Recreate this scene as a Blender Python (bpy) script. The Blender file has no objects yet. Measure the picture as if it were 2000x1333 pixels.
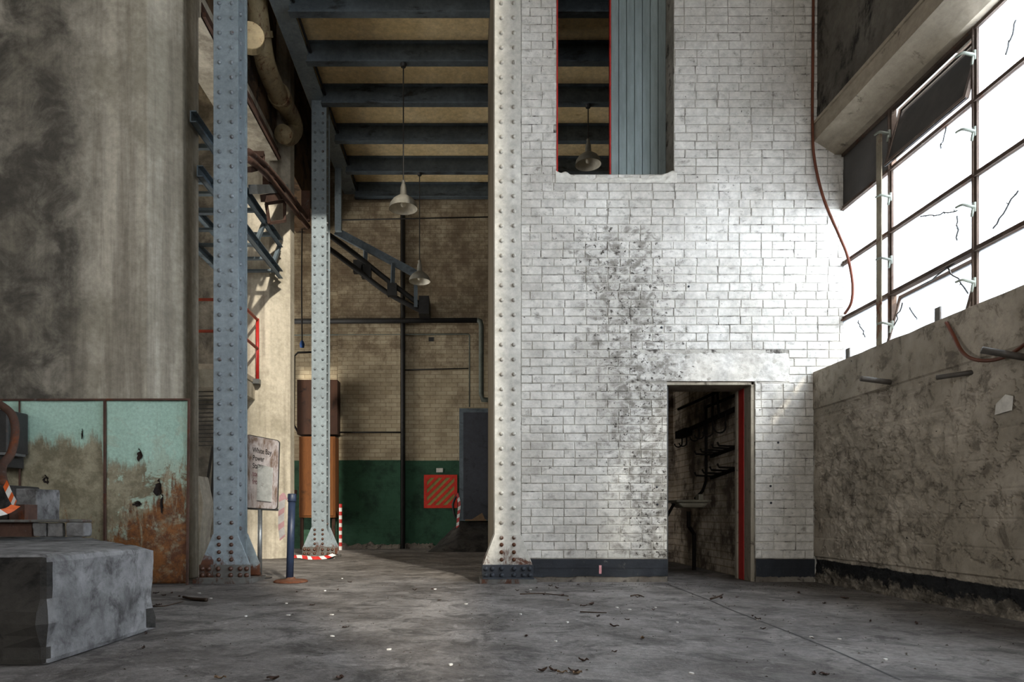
import bpy, bmesh, math, random
from mathutils import Vector, Matrix, noise, Quaternion
random.seed(7)
F = 4 / 3 * 1000.0          # focal length in pixels of the 2000 px frame
VX, VY, EYE = 915.0, 1008.0, 0.67   # vanishing point of the room's depth lines, eye height
sc = bpy.context.scene
C = sc.collection

# ------------------------------------------------------------------ camera, sky, lights, exposure
cam = bpy.data.objects.new('camera', bpy.data.cameras.new('camera'))
C.objects.link(cam)
cam.location = (0, 0, EYE)
cam.rotation_euler = (math.pi / 2, 0, 0)
cam.data.sensor_fit = 'HORIZONTAL'
cam.data.sensor_width = 36
cam.data.lens = 24
cam.data.shift_x = (1000 - VX) / 2000
cam.data.shift_y = (VY - 666.5) / 2000
cam.data.clip_start = 0.05
sc.camera = cam

world = bpy.data.worlds.new('overcast_sky')
sc.world = world
world.use_nodes = True
wbg = world.node_tree.nodes['Background']
wbg.inputs['Color'].default_value = (0.90, 0.95, 1.0, 1)
wbg.inputs['Strength'].default_value = 1.1

def area(name, loc, aim, sx, sy, power, col=(1, 1, 1)):
    l = bpy.data.lights.new(name, 'AREA')
    l.shape = 'RECTANGLE'; l.size = sx; l.size_y = sy; l.energy = power; l.color = col
    o = bpy.data.objects.new(name, l); C.objects.link(o)
    o.location = loc
    o.rotation_euler = (Vector(aim) - Vector(loc)).to_track_quat('-Z', 'Y').to_euler()
    return o
# added fill lamp behind the camera, outside an opening made for it
area('rear_fill', (-2.4, -9.6, 4.6), (-1.0, 6.0, 3.4), 9.0, 5.0, 360, (1.0, 0.975, 0.94))
# added fill lamp at the far left, to lift the passage and ceiling
area('aisle_fill', (-9.7, 10.6, 2.6), (-1.0, 10.4, 5.2), 5.6, 3.8, 400, (1.0, 0.95, 0.86))
# daylight outside the long row of windows; the low sun enters by the tall unglazed window high behind the camera
area('window_daylight', (4.55, 4.0, 4.05), (3.0, 4.0, 2.75), 6.2, 2.9, 1200, (0.97, 0.985, 1.0))
sun = bpy.data.objects.new('sun', bpy.data.lights.new('sun', 'SUN')); C.objects.link(sun)
sun.data.energy = 3.8; sun.data.angle = math.radians(2.0); sun.data.color = (1.0, 0.93, 0.80)
sun.rotation_euler = Vector((-.42, 1, -.56)).to_track_quat('-Z', 'Y').to_euler()

sc.view_settings.view_transform = 'Standard'
sc.view_settings.look = 'None'
sc.view_settings.gamma = 1
sc.view_settings.use_curve_mapping = False
sc.view_settings.exposure = 0.5
sc.cycles.use_denoising = True
sc.cycles.max_bounces = 10
sc.cycles.diffuse_bounces = 6
sc.cycles.sample_clamp_indirect = 6

# ------------------------------------------------------------------ helpers
def P(x, y, Y):              # pixel + depth
    return Vector(((x - VX) / F * Y, Y, EYE + (VY - y) / F * Y))
def PX(x, y, X):             # pixel on a plane of constant X
    return P(x, y, X * F / (x - VX))
def PZ(x, y, Z=0.0):         # pixel on a level plane
    return P(x, y, (EYE - Z) * F / (y - VY))

def lin(h):
    if isinstance(h, str):
        h = [int(h[i:i + 2], 16) / 255 for i in (0, 2, 4)]
    return tuple(c / 12.92 if c <= 0.04045 else ((c + 0.055) / 1.055) ** 2.4 for c in h) + (1,)

def box(bm, x0, x1, y0, y1, z0, z1):
    v = [bm.verts.new((x, y, z)) for x in (x0, x1) for y in (y0, y1) for z in (z0, z1)]
    for f in ((0, 1, 3, 2), (4, 6, 7, 5), (0, 4, 5, 1), (2, 3, 7, 6), (0, 2, 6, 4), (1, 5, 7, 3)):
        bm.faces.new([v[i] for i in f])
    return v

def bar(bm, a, b, w, h, up=(0, 0, 1)):        # box from a to b, w across, h along up
    a, b = Vector(a), Vector(b)
    d = (b - a).normalized(); u = Vector(up)
    s = d.cross(u)
    if s.length < 1e-4:
        u = Vector((0, 1, 0)); s = d.cross(u)
    s.normalize(); u = s.cross(d)
    v = [bm.verts.new(p + s * i * w / 2 + u * j * h / 2) for p in (a, b) for i in (-1, 1) for j in (-1, 1)]
    for f in ((0, 1, 3, 2), (4, 6, 7, 5), (0, 4, 5, 1), (2, 3, 7, 6), (0, 2, 6, 4), (1, 5, 7, 3)):
        bm.faces.new([v[i] for i in f])

def smooth_path(pts, n=6):
    pts = [Vector(p) for p in pts]
    if len(pts) < 3: return pts
    out = []
    for i in range(len(pts) - 1):
        p0, p1, p2, p3 = pts[max(i - 1, 0)], pts[i], pts[i + 1], pts[min(i + 2, len(pts) - 1)]
        for k in range(n):
            t = k / n
            out.append(0.5 * (2 * p1 + (p2 - p0) * t + (2 * p0 - 5 * p1 + 4 * p2 - p3) * t * t + (3 * p1 - p0 - 3 * p2 + p3) * t ** 3))
    return out + [pts[-1]]

def tube(bm, pts, r, n=8, curve=False, caps=True):
    pts = smooth_path(pts) if curve else [Vector(p) for p in pts]
    rings = []; s = None
    for i, p in enumerate(pts):
        d = (pts[min(i + 1, len(pts) - 1)] - pts[max(i - 1, 0)]).normalized()
        if s is None:
            s = d.orthogonal().normalized()
        else:
            s = (s - d * s.dot(d)).normalized()
        t = d.cross(s)
        rr = r(i / max(1, len(pts) - 1)) if callable(r) else r
        rings.append([bm.verts.new(p + (s * math.cos(a) + t * math.sin(a)) * rr) for a in (2 * math.pi * k / n for k in range(n))])
    for a, b in zip(rings, rings[1:]):
        for k in range(n):
            bm.faces.new((a[k], a[(k + 1) % n], b[(k + 1) % n], b[k]))
    if caps:
        bm.faces.new(rings[0][::-1]); bm.faces.new(rings[-1])

def lathe(bm, prof, c, n=24):
    c = Vector(c); rings = []
    for r, z in prof:
        if r < 1e-5:
            rings.append([bm.verts.new(c + Vector((0, 0, z)))])
        else:
            rings.append([bm.verts.new(c + Vector((r * math.cos(2 * math.pi * k / n), r * math.sin(2 * math.pi * k / n), z))) for k in range(n)])
    for a, b in zip(rings, rings[1:]):
        for k in range(n):
            k2 = (k + 1) % n
            if len(a) == 1 and len(b) == 1: continue
            if len(a) == 1: bm.faces.new((a[0], b[k], b[k2]))
            elif len(b) == 1: bm.faces.new((a[k], a[k2], b[0]))
            else: bm.faces.new((a[k], a[k2], b[k2], b[k]))

def prism(bm, poly, axis, a, b):     # poly of 2-D points, extruded along 'x','y' or 'z'
    def mk(p, t):
        return {'x': (t, p[0], p[1]), 'y': (p[0], t, p[1]), 'z': (p[0], p[1], t)}[axis]
    A = [bm.verts.new(mk(p, a)) for p in poly]; B = [bm.verts.new(mk(p, b)) for p in poly]
    bm.faces.new(A); bm.faces.new(B[::-1])
    n = len(poly)
    for i in range(n):
        bm.faces.new((A[i], B[i], B[(i + 1) % n], A[(i + 1) % n]))

def grid(bm, fn, nu, nv):
    V = [[bm.verts.new(fn(i / nu, j / nv)) for j in range(nv + 1)] for i in range(nu + 1)]
    for i in range(nu):
        for j in range(nv):
            bm.faces.new((V[i][j], V[i + 1][j], V[i + 1][j + 1], V[i][j + 1]))
    return V

def rough(bm, amp, freq, cuts=0, bev=0.0):
    if bev:
        bmesh.ops.bevel(bm, geom=bm.edges[:], offset=bev, segments=2, affect='EDGES', profile=0.5)
    if cuts:
        bmesh.ops.subdivide_edges(bm, edges=[e for e in bm.edges if e.calc_length() > 0.06], cuts=cuts, use_grid_fill=True)
        bmesh.ops.triangulate(bm, faces=[f for f in bm.faces if len(f.verts) > 4])
    bm.normal_update()
    for v in bm.verts:
        v.co += v.normal * amp * (noise.fractal(v.co * freq, 1.0, 2.0, 4) if amp else 0)

def loc_of(o):
    return Matrix.Translation(o['_w']) if '_w' in o else Matrix()

def mesh_data(name, bm, mat, smooth=False, recentre=True):
    bmesh.ops.recalc_face_normals(bm, faces=bm.faces[:])
    c = Vector((0, 0, 0))
    if recentre and bm.verts:
        xs = [v.co.x for v in bm.verts]; ys = [v.co.y for v in bm.verts]; zs = [v.co.z for v in bm.verts]
        c = Vector(((min(xs) + max(xs)) / 2, (min(ys) + max(ys)) / 2, min(zs)))
        for v in bm.verts: v.co -= c
    me = bpy.data.meshes.new(name); bm.to_mesh(me); bm.free()
    if mat: me.materials.append(mat)
    if smooth:
        for p in me.polygons: p.use_smooth = True
    return me, c

WORLD = {}
def attach(o, parent, w):
    WORLD[o.name] = Vector(w)
    o.location = Vector(w) - (WORLD[parent.name] if parent else Vector((0, 0, 0)))
    if parent: o.parent = parent

def obj(name, bm, mat, parent=None, smooth=False, bevel=0, tagv=None, kind=None):
    me, c = mesh_data(name, bm, mat, smooth)
    o = bpy.data.objects.new(name, me); C.objects.link(o)
    attach(o, parent, c)
    if bevel:
        m = o.modifiers.new('bevel', 'BEVEL'); m.width = bevel; m.segments = 2; m.limit_method = 'ANGLE'
    if kind: o['kind'] = kind
    if tagv: tag(o, *tagv)
    return o

def place(name, me, w, parent=None, rot=None, scale=None):
    o = bpy.data.objects.new(name, me); C.objects.link(o)
    attach(o, parent, w)
    if rot is not None: o.rotation_euler = rot
    if scale is not None: o.scale = scale
    return o

def thing(name, loc, label, cat, group=None):
    o = bpy.data.objects.new(name, None); C.objects.link(o)
    o.empty_display_size = 0.1
    attach(o, None, loc)
    return tag(o, label, cat, group)

def tag(o, label, cat, group=None):
    o['label'] = label; o['category'] = cat
    if group: o['group'] = group
    return o

def B(fn=None, *a):
    bm = bmesh.new()
    if fn: fn(bm, *a)
    return bm

# ------------------------------------------------------------------ materials
class NT:
    def __init__(s, name):
        s.m = bpy.data.materials.new(name); s.m.use_nodes = True
        s.t = s.m.node_tree; s.t.nodes.clear()
        s.out = s.n('ShaderNodeOutputMaterial'); s.p = s.n('ShaderNodeBsdfPrincipled')
        s.l(s.p.outputs[0], s.out.inputs[0])
        s.geo = s.n('ShaderNodeNewGeometry')
    def n(s, t): return s.t.nodes.new(t)
    def l(s, a, b): s.t.links.new(a, b)
    def put(s, v, inp):
        if isinstance(v, (int, float, tuple, list)): inp.default_value = v
        else: s.l(v, inp)
    def vec(s, stretch=(1, 1, 1), off=(0, 0, 0)):
        m = s.n('ShaderNodeMapping'); s.l(s.geo.outputs['Position'], m.inputs[0])
        m.inputs['Scale'].default_value = stretch; m.inputs['Location'].default_value = off
        return m.outputs[0]
    def noise(s, v, scale, detail=7, rough=.62, dist=0):
        n = s.n('ShaderNodeTexNoise'); s.l(v, n.inputs['Vector'])
        n.inputs['Scale'].default_value = scale; n.inputs['Detail'].default_value = detail
        n.inputs['Roughness'].default_value = rough; n.inputs['Distortion'].default_value = dist
        return n.outputs['Fac']
    def rng(s, v, a, b, c=0.0, d=1.0, smooth=True):
        r = s.n('ShaderNodeMapRange'); s.put(v, r.inputs[0])
        if smooth: r.interpolation_type = 'SMOOTHSTEP'
        for i, x in enumerate((a, b, c, d)): r.inputs[i + 1].default_value = x
        return r.outputs[0]
    def mix(s, f, a, b, mode='MIX'):
        m = s.n('ShaderNodeMix'); m.data_type = 'RGBA'; m.blend_type = mode
        s.put(f, m.inputs[0]); s.put(a, m.inputs[6]); s.put(b, m.inputs[7])
        return m.outputs[2]
    def math(s, op, a, b=0.0):
        m = s.n('ShaderNodeMath'); m.operation = op; s.put(a, m.inputs[0]); s.put(b, m.inputs[1])
        return m.outputs[0]
    def sep(s):
        x = s.n('ShaderNodeSeparateXYZ'); s.l(s.geo.outputs['Position'], x.inputs[0])
        return x.outputs
    def bump(s, h, strength, dist=.01):
        b = s.n('ShaderNodeBump'); s.l(h, b.inputs['Height'])
        b.inputs['Strength'].default_value = strength; b.inputs['Distance'].default_value = dist
        s.l(b.outputs[0], s.p.inputs['Normal'])
    def done(s, col, rough=.85, metal=0, spec=.3):
        s.put(col, s.p.inputs['Base Color']); s.put(rough, s.p.inputs['Roughness'])
        s.put(metal, s.p.inputs['Metallic']); s.put(spec, s.p.inputs['Specular IOR Level'])
        return s.m

def grunge(name, base, alt, dirt=None, damt=.5, scale=1.2, dscale=3.5, fine=14, stretch=(1, 1, 1), roughness=.85,
           metal=0, bump=.35, bscale=30, bdist=.008, rust=None, rustz=None, ramt=.5, vary=0, spec=.3, dstretch=None, extra=None, dsoft=.07, spots=None):
    s = NT(name); v = s.vec(stretch); v1 = s.vec((1, 1, 1), (3.1, 7.7, 1.3))
    a = s.rng(s.noise(v, scale, 8, .65), .36, .64)
    col = s.mix(a, lin(base), lin(alt))
    f = s.rng(s.noise(v, fine, 8, .7), .25, .75, .68, 1.22, False)
    col = s.mix(1.0, col, s.mix(0.0, f, f), 'MULTIPLY')
    h = s.noise(v1, bscale, 9, .7)
    if dirt:
        dn = s.noise(s.vec(dstretch or (1, 1, 1), (9, 2, 5)), dscale, 10, .72, .4)
        if extra: dn = s.math('ADD', dn, extra(s))
        d = s.rng(dn, 1 - damt - dsoft, 1 - damt + dsoft)
        col = s.mix(d, col, lin(dirt))
        if spots:
            sn_ = s.math('ADD', s.noise(s.vec((1, 1, 1), (2, 8, 1)), spots[1], 5, .6), s.math('MULTIPLY', extra(s), .75) if extra else 0.0)
            col = s.mix(s.rng(sn_, 1 - spots[2] + .02, 1 - spots[2] + .06), col, lin(spots[0]))
    if rust:
        rn = s.noise(s.vec((1, 1, .55), (4, 4, 4)), 6, 10, .75, .6)
        if rustz:
            rn = s.math('ADD', rn, s.rng(s.sep()[2], rustz[0], rustz[1], .38, 0))
        r = s.rng(rn, 1 - ramt - .03, 1 - ramt + .09)
        rc = s.mix(s.noise(v1, 40, 5), lin(rust), lin('2a1810'))
        col = s.mix(r, col, rc)
        h = s.math('ADD', h, r)
    if vary:
        oi = s.n('ShaderNodeObjectInfo')
        k = s.rng(oi.outputs['Random'], 0, 1, 1 - vary, 1 + vary * .4, False)
        col = s.mix(1.0, col, s.mix(0.0, k, k), 'MULTIPLY')
    s.bump(h, bump, bdist)
    return s.done(col, roughness, metal, spec)

M = {}
def brick_extra(s):       # flaked, sooty diagonal band of the wall
    x, y, z = s.sep()
    u = s.math('ADD', s.math('MULTIPLY', x, 1.0), s.math('MULTIPLY', z, .16))
    band = s.rng(s.math('ABSOLUTE', s.math('SUBTRACT', u, 2.08)), .1, .8, .13, 0)
    return s.math('MULTIPLY', band, s.rng(z, 4.0, 3.2))
M['brick'] = grunge('white_painted_brick', 'cdc9c1', 'b6b1a8', '77726a', .37, scale=1.3, dscale=9, fine=16, bump=.6, bscale=24, bdist=.008, vary=.10, extra=brick_extra, dstretch=(1, 1, 1.3), dsoft=.11, spots=('4a453f', 26, .34))
M['mortar'] = grunge('white_painted_mortar', 'b7b2a8', '8f8a80', '3f3a35', .42, dscale=7, bump=.6, bscale=40)
M['plaster'] = grunge('lintel_render', 'd0ccc2', 'c2bdb2', '5a544b', .3, dscale=12, bump=.7, bscale=18, bdist=.012)
M['black_band'] = grunge('black_bitumen_band', '1d2025', '272b31', '6d6963', .33, dscale=9, bump=.5, roughness=.6)
M['plinth'] = grunge('bare_plinth', '7d766c', '5f574f', '2f2b27', .42, dscale=8, bump=.8, bscale=22, bdist=.015)
M['pier'] = None
M['steel'] = grunge('blue_grey_paint', '88949a', '79848a', '50555a', .36, scale=2, dscale=7, fine=20, roughness=.5, bump=.16, rust='6a3b20', rustz=(.0, .5), ramt=.27, spec=.5)
M['steel_white'] = grunge('chalky_column_paint', 'c6c2b8', 'b5b1a7', '6d6860', .3, scale=2, dscale=6, fine=18, roughness=.6, bump=.16, rust='6a3b20', rustz=(.05, .9), ramt=.17, spec=.4)
M['rivet'] = grunge('rivet_steel', '7d858a', '62686c', rust='5a3826', rustz=(.05, .9), ramt=.42, roughness=.45, bump=.15, spec=.6)
M['rivet_white'] = grunge('rivet_painted', 'b3aea3', '9a948a', rust='6b4127', rustz=(.1, 1.0), ramt=.3, roughness=.5, bump=.15)
M['base_plate'] = grunge('rusty_base', '6b6a66', '565450', rust='5e3a26', ramt=.46, bump=.4)
M['base_black'] = grunge('black_column_foot', '24272c', '30343a', rust='5a3826', ramt=.30, roughness=.6, bump=.3)
M['beam'] = grunge('dark_steel_beam', '5d676e', '4f585e', '2c2e30', .4, scale=3, dscale=5, roughness=.6, bump=.15, dstretch=(.3, 1, 1))
M['slab'] = grunge('cream_slab', 'ecd6aa', 'dcc494', 'a2865a', .34, scale=1.5, dscale=5, bump=.2, dstretch=(.25, 1, 1))
M['return'] = grunge('beige_return_paint', '746a5a', '635a4b', '3f372d', .35, bump=.2, stretch=(1, 1, .3))
M['soot'] = grunge('sooty_brown', '66503a', '4a3929', '231a13', .45, dscale=3, bump=.3)
M['concrete'] = grunge('grey_concrete', '858483', '656463', '3b3938', .44, dsoft=.12, scale=2.5, dscale=6, fine=12, bump=.7, bscale=22, bdist=.015)
M['block_top'] = M['concrete']
M['dark_concrete'] = grunge('dark_rough_concrete', '3d3a36', '2b2926', '131110', .47, bump=.7)
M['rail_red'] = grunge('red_oxide_rail', 'a8482f', '93402c', '6b5a4a', .35, dscale=14, bump=.15, roughness=.55)
M['red'] = grunge('red_gloss', 'b02a26', 'a12722', '3a1512', .32, dscale=9, bump=.1, roughness=.4, dstretch=(1, 1, .3))
M['timber'] = grunge('pale_painted_timber', '9d9484', '837a6b', '4c4338', .38, dscale=9, bump=.3, stretch=(3, 3, .3))
M['board'] = grunge('grey_board', '7f8a89', '747e7d', '4d5453', .32, scale=2, dscale=6, fine=16, stretch=(2, 2, .3), bump=.15, vary=.12, roughness=.6)
M['pipe'] = grunge('cream_iron_pipe', '9a8a69', '85765a', '5c4a33', .36, rust='6d3a16', ramt=.46, scale=2, bump=.2, roughness=.5)
M['pipe_dark'] = grunge('black_pipe', '2b2a29', '201f1e', '141211', .4, bump=.2, roughness=.6)
M['pipe_green'] = grunge('grey_green_pipe', '585d55', '4a4e47', '2f2c26', .36, bump=.2, roughness=.6)
M['rusty'] = grunge('rusty_steel', '5b4338', '46332b', '6b6f70', .34, dscale=8, rust='7a4223', ramt=.42, bump=.35)
M['gantry'] = grunge('gantry_blue_steel', '66747c', '56626a', '2e3133', .38, rust='6d4023', ramt=.38, bump=.2, roughness=.55)
M['shade_out'] = grunge('dusty_enamel', '8d8a80', '6d6a62', '3f3a33', .36, bump=.1, roughness=.45)
M['shade_in'] = grunge('white_enamel', 'd8d2c2', 'cbc5b5', '8f8672', .28, bump=.05, roughness=.4)
M['cabinet'] = grunge('orange_brown_wood', '6d421d', '5e3717', '33200f', .36, stretch=(4, 4, .5), bump=.15)
M['cabinet_dark'] = grunge('dark_brown_wood', '3c2519', '301d14', '160e0a', .4, stretch=(4, 4, .5), bump=.15)
M['door_dark'] = grunge('dark_door_paint', '30323a', '282a31', '15161a', .4, bump=.15, roughness=.5)
M['blue_post'] = grunge('dark_blue_plastic', '273247', '222b3e', '43474f', .3, dscale=10, bump=.05, roughness=.4)
M['rust_disc'] = grunge('rusty_disc', '5d4030', '4d382c', rust='6d3c20', ramt=.55, bump=.25)
M['galv'] = grunge('galvanised_pole', '8a8d8e', '707374', '44423e', .36, bump=.1, roughness=.35, metal=.6)
M['dark_metal'] = grunge('dark_metal', '3b3a38', '2c2b2a', '5b4a3c', .35, bump=.2, roughness=.5)
M['white'] = grunge('worn_white', 'd2cec6', 'bdb8ae', '6a6054', .32, dscale=9, bump=.1)
M['paper'] = grunge('weathered_notice', 'b4b4ae', '8d8c87', '4a4843', .44, dscale=5, bump=.15)
M['tape_red'] = grunge('red_tape', 'b8302c', 'a52a27', bump=.05, roughness=.4)
M['tape_orange'] = grunge('orange_tape', 'd4622e', 'c35626', bump=.05, roughness=.4)
M['tape_white'] = grunge('white_tape', 'dad8d4', 'c8c5c0', bump=.05, roughness=.4)
M['tape_red_faded'] = grunge('faded_red_tape', 'a98484', '9a7575', bump=.05, roughness=.5)
M['tape_white_faded'] = grunge('faded_white_tape', 'aaa6a2', '98948f', bump=.05, roughness=.5)
M['letter'] = grunge('black_lettering', '262322', '37322f', bump=.02)
M['letter_pink'] = grunge('faded_lettering', '7d5a5e', '6a4e52', bump=.02)
M['olive'] = grunge('olive_yellow_paint', '948950', '827845', '55502f', .3, bump=.1)
M['sign_red'] = grunge('red_hatch_paint', 'cc3a2c', 'b93226', '6d2018', .28, bump=.1)
M['sash'] = grunge('rusty_window_steel', '5a4a3f', '443a33', '8a7f70', .33, dscale=10, rust='5c3a26', ramt=.45, bump=.4, bscale=50)
M['bar_flat'] = grunge('operator_bar', '8b8270', '6d6453', rust='7a4a28', ramt=.45, bump=.3)
M['latch'] = grunge('window_latch', '7f8378', '62655b', '3a3a34', .35, bump=.15, roughness=.5)
M['cable'] = grunge('brown_cable', '6b3a28', '58301f', '2d1c14', .38, bump=.1, roughness=.5)
M['stub'] = grunge('steel_stub_pipe', '59544e', '433e39', rust='5c3a26', ramt=.4, bump=.2, roughness=.5)
M['leaf'] = grunge('dry_leaf', '46332a', '30231b', bump=.2)
M['leaf_tan'] = grunge('tan_leaf', '7a644c', '64503c', bump=.2)
M['chip'] = grunge('white_chip', 'd8d5cf', 'c3bfb7', bump=.1)
M['twig'] = grunge('brown_twig', '4a392c', '36291f', bump=.4)
M['grit'] = grunge('floor_grit', '5b524a', '3b352f', bump=.2)
M['enamel_basin'] = grunge('stained_basin', '858070', '6c6758', '3f392f', .4, bump=.1, roughness=.4)
M['hook'] = grunge('iron_hook', '1a1613', '120f0d', bump=.2, roughness=.8, spec=.1)
M['soffit'] = grunge('painted_soffit', 'a89c8a', '8f8474', '4d443a', .34, dscale=5, bump=.35, stretch=(1, .6, 1))
M['upper_wall'] = grunge('sooty_upper_wall', '6b665d', '565149', '1d1a18', .42, dscale=2.6, bump=.4, dstretch=(1, 1, .7))

def pier_mat():
    s = NT('stained_pier_concrete'); v = s.vec(); vs = s.vec((2.2, 2.2, .12))
    a = s.rng(s.noise(v, .9, 8, .7), .4, .62)
    col = s.mix(a, lin('bab2a2'), lin('979080'))
    st = s.rng(s.noise(vs, 2.2, 9, .65), .42, .66)
    col = s.mix(s.math('MULTIPLY', st, .7), col, lin('6f675b'))
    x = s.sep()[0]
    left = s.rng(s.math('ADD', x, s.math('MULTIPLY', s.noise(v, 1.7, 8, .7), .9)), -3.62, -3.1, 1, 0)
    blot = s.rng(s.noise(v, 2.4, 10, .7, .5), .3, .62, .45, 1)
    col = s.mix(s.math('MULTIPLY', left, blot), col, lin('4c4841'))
    f = s.rng(s.noise(v, 16, 8, .7), .25, .75, .72, 1.2, False)
    col = s.mix(1.0, col, s.mix(0.0, f, f), 'MULTIPLY')
    s.bump(s.noise(v, 12, 10, .7), .4, .012)
    return s.done(col, .85)
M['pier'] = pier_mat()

def floor_mat():
    s = NT('worn_concrete_floor'); v = s.vec(); va = s.vec((1, 1, 1))
    a = s.rng(s.noise(va, 1.1, 9, .7, .3), .36, .64)
    col = s.mix(a, lin('86817d'), lin('5a5551'))
    d = s.rng(s.noise(va, 3.4, 10, .75, .8), .46, .63)
    col = s.mix(s.math('MULTIPLY', d, .72), col, lin('332f2c'))
    lt = s.rng(s.noise(va, 5.5, 10, .7, 1.2), .58, .7)
    col = s.mix(s.math('MULTIPLY', lt, .5), col, lin('aaa6a1'))
    f = s.rng(s.noise(v, 24, 8, .78), .28, .72, .5, 1.4, False)
    col = s.mix(1.0, col, s.mix(0.0, f, f), 'MULTIPLY')
    h = s.math('ADD', s.noise(va, 7, 10, .68, .6), s.math('MULTIPLY', s.noise(v, 40, 6, .7), .35))
    s.bump(h, .9, .035)
    return s.done(col, s.rng(s.noise(va, 2.5), .3, .7, .55, .85), 0, .35)
M['floor'] = floor_mat()

def rear_brick_mat(name, c1, c2, green=True):
    s = NT(name); x, y, z = s.sep(); v = s.vec()
    cv = s.n('ShaderNodeCombineXYZ'); s.l(x, cv.inputs[0]); s.l(z, cv.inputs[1])
    if not green:
        s.l(s.math('ADD', x, y), cv.inputs[0])
    b = s.n('ShaderNodeTexBrick'); s.l(cv.outputs[0], b.inputs['Vector'])
    b.inputs['Scale'].default_value = 1; b.inputs['Brick Width'].default_value = .2225; b.inputs['Row Height'].default_value = .0845
    b.inputs['Mortar Size'].default_value = .006; b.inputs['Mortar Smooth'].default_value = .3
    b.inputs['Color1'].default_value = lin(c1); b.inputs['Color2'].default_value = lin(c2)
    b.inputs['Mortar'].default_value = lin('8f8068')
    col = s.mix(s.rng(s.noise(v, 1.2, 9, .7), .4, .66, 0, .5 if green else .9), b.outputs['Color'], lin('5f523f'))
    if green:
        flake = s.rng(s.math('ADD', s.noise(v, 2.6, 10, .75), s.rng(z, 3.2, 4.6, -.1, .05)), .42, .64)
        col = s.mix(s.math('MULTIPLY', flake, .75), col, lin('63523f'))
        g = s.rng(s.math('ADD', z, s.math('MULTIPLY', s.noise(v, 9), .012)), 1.797, 1.805, 1, 0)
        gd = s.mix(s.rng(s.noise(v, 3, 9, .7), .4, .66), lin('2c4f3b'), lin('1d3527'))
        col = s.mix(g, col, gd)
    else:
        col = s.mix(s.rng(s.noise(v, 2.2, 9, .7), .45, .6), col, lin('564a40'))
    h = s.math('ADD', s.math('MULTIPLY', b.outputs['Fac'], -1.0), s.noise(v, 18, 9, .7))
    s.bump(h, .6, .01)
    return s.done(col, .8)
M['back'] = rear_brick_mat('cream_and_green_brick', 'b6a98f', 'a5977d')
M['inner'] = rear_brick_mat('grimy_inner_brick', 'c9bba9', 'b9aa98', False)

def sheet_mat():
    s = NT('turquoise_rusted_sheet'); v = s.vec(); x, y, z = s.sep(); vs = s.vec((1.6, 1.6, .35))
    n1 = s.noise(v, 3.2, 10, .75, .6); n2 = s.noise(vs, 5, 10, .75)
    turq = s.mix(s.noise(v, 2), lin('b4d2c4'), lin('9cbfae'))
    putty = s.mix(s.rng(s.noise(v, 5, 10, .75), .4, .6), lin('98917a'), lin('746d58'))
    right = s.rng(x, -3.56, -3.54)
    # paint survives at the top; lower on the right panel
    t = s.math('ADD', s.math('ADD', z, s.math('MULTIPLY', n2, .75)), s.math('MULTIPLY', right, .22))
    t2 = s.rng(t, 1.7, 1.84)
    col = s.mix(t2, putty, turq)
    patch = s.rng(n1, .53, .58)
    col = s.mix(s.math('MULTIPLY', patch, s.math('MULTIPLY', right, .9)), col, lin('a9bfae'))
    rn = s.math('ADD', s.noise(vs, 7, 10, .75, .4), s.math('ADD', s.rng(z, .1, 1.25, .2, -.12), s.rng(x, -3.8, -2.75, -.1, .12)))
    r = s.math('MULTIPLY', s.rng(rn, .5, .64), s.rng(s.noise(v, 6, 10, .8, .3), .38, .5, .35, 1))
    rc = s.mix(s.rng(s.noise(v, 9, 10, .75), .4, .6), lin('835428'), lin('57331d'))
    col = s.mix(s.math('MULTIPLY', r, s.math('SUBTRACT', 1.0, s.math('MULTIPLY', t2, .75))), col, rc)
    f = s.rng(s.noise(v, 35, 8, .75), .25, .75, .7, 1.2, False)
    col = s.mix(1.0, col, s.mix(0.0, f, f), 'MULTIPLY')
    s.bump(s.math('ADD', n1, s.noise(v, 40, 8, .7)), .35, .008)
    return s.done(col, .6, 0, .4)
M['sheet'] = sheet_mat()

def right_wall_mat():
    s = NT('peeling_limewash'); v = s.vec(); x, y, z = s.sep()
    col = s.mix(s.rng(s.noise(v, 1.5, 9, .7), .38, .62), lin('aea496'), lin('8e8577'))
    col = s.mix(s.math('MULTIPLY', s.rng(s.noise(v, 6, 10, .75, .5), .5, .62), .65), col, lin('4f473e'))
    st = s.rng(s.noise(s.vec((1, 3, .4)), 4, 9, .7), .58, .7)
    col = s.mix(s.math('MULTIPLY', st, .6), col, lin('3f3a34'))
    sp = s.rng(s.noise(v, 17, 6, .7), .66, .7)
    col = s.mix(sp, col, lin('24201c'))
    zz = s.math('ADD', s.math('ADD', z, s.math('MULTIPLY', s.noise(v, 5, 9, .7), .05)), s.math('MULTIPLY', s.math('SUBTRACT', y, 6.9), -.012))
    band = s.math('MULTIPLY', s.rng(zz, .255, .262, 1, 0), s.rng(s.math('ADD', zz, s.math('MULTIPLY', s.noise(v, 6.5, 10, .75), .42)), .335, .375))
    low = s.math('MULTIPLY', s.rng(zz, .24, .27, 1, 0), s.rng(s.noise(v, 4.5, 10, .75, .5), .38, .56, .25, 1))
    col = s.mix(s.math('MULTIPLY', low, .85), col, lin('3d3832'))
    col = s.mix(band, col, lin('191a1c'))
    f = s.rng(s.noise(v, 24, 8, .7), .25, .75, .68, 1.22, False)
    col = s.mix(1.0, col, s.mix(0.0, f, f), 'MULTIPLY')
    s.bump(s.noise(v, 22, 10, .72), .6, .012)
    return s.done(col, .88)
M['right'] = right_wall_mat()

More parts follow.
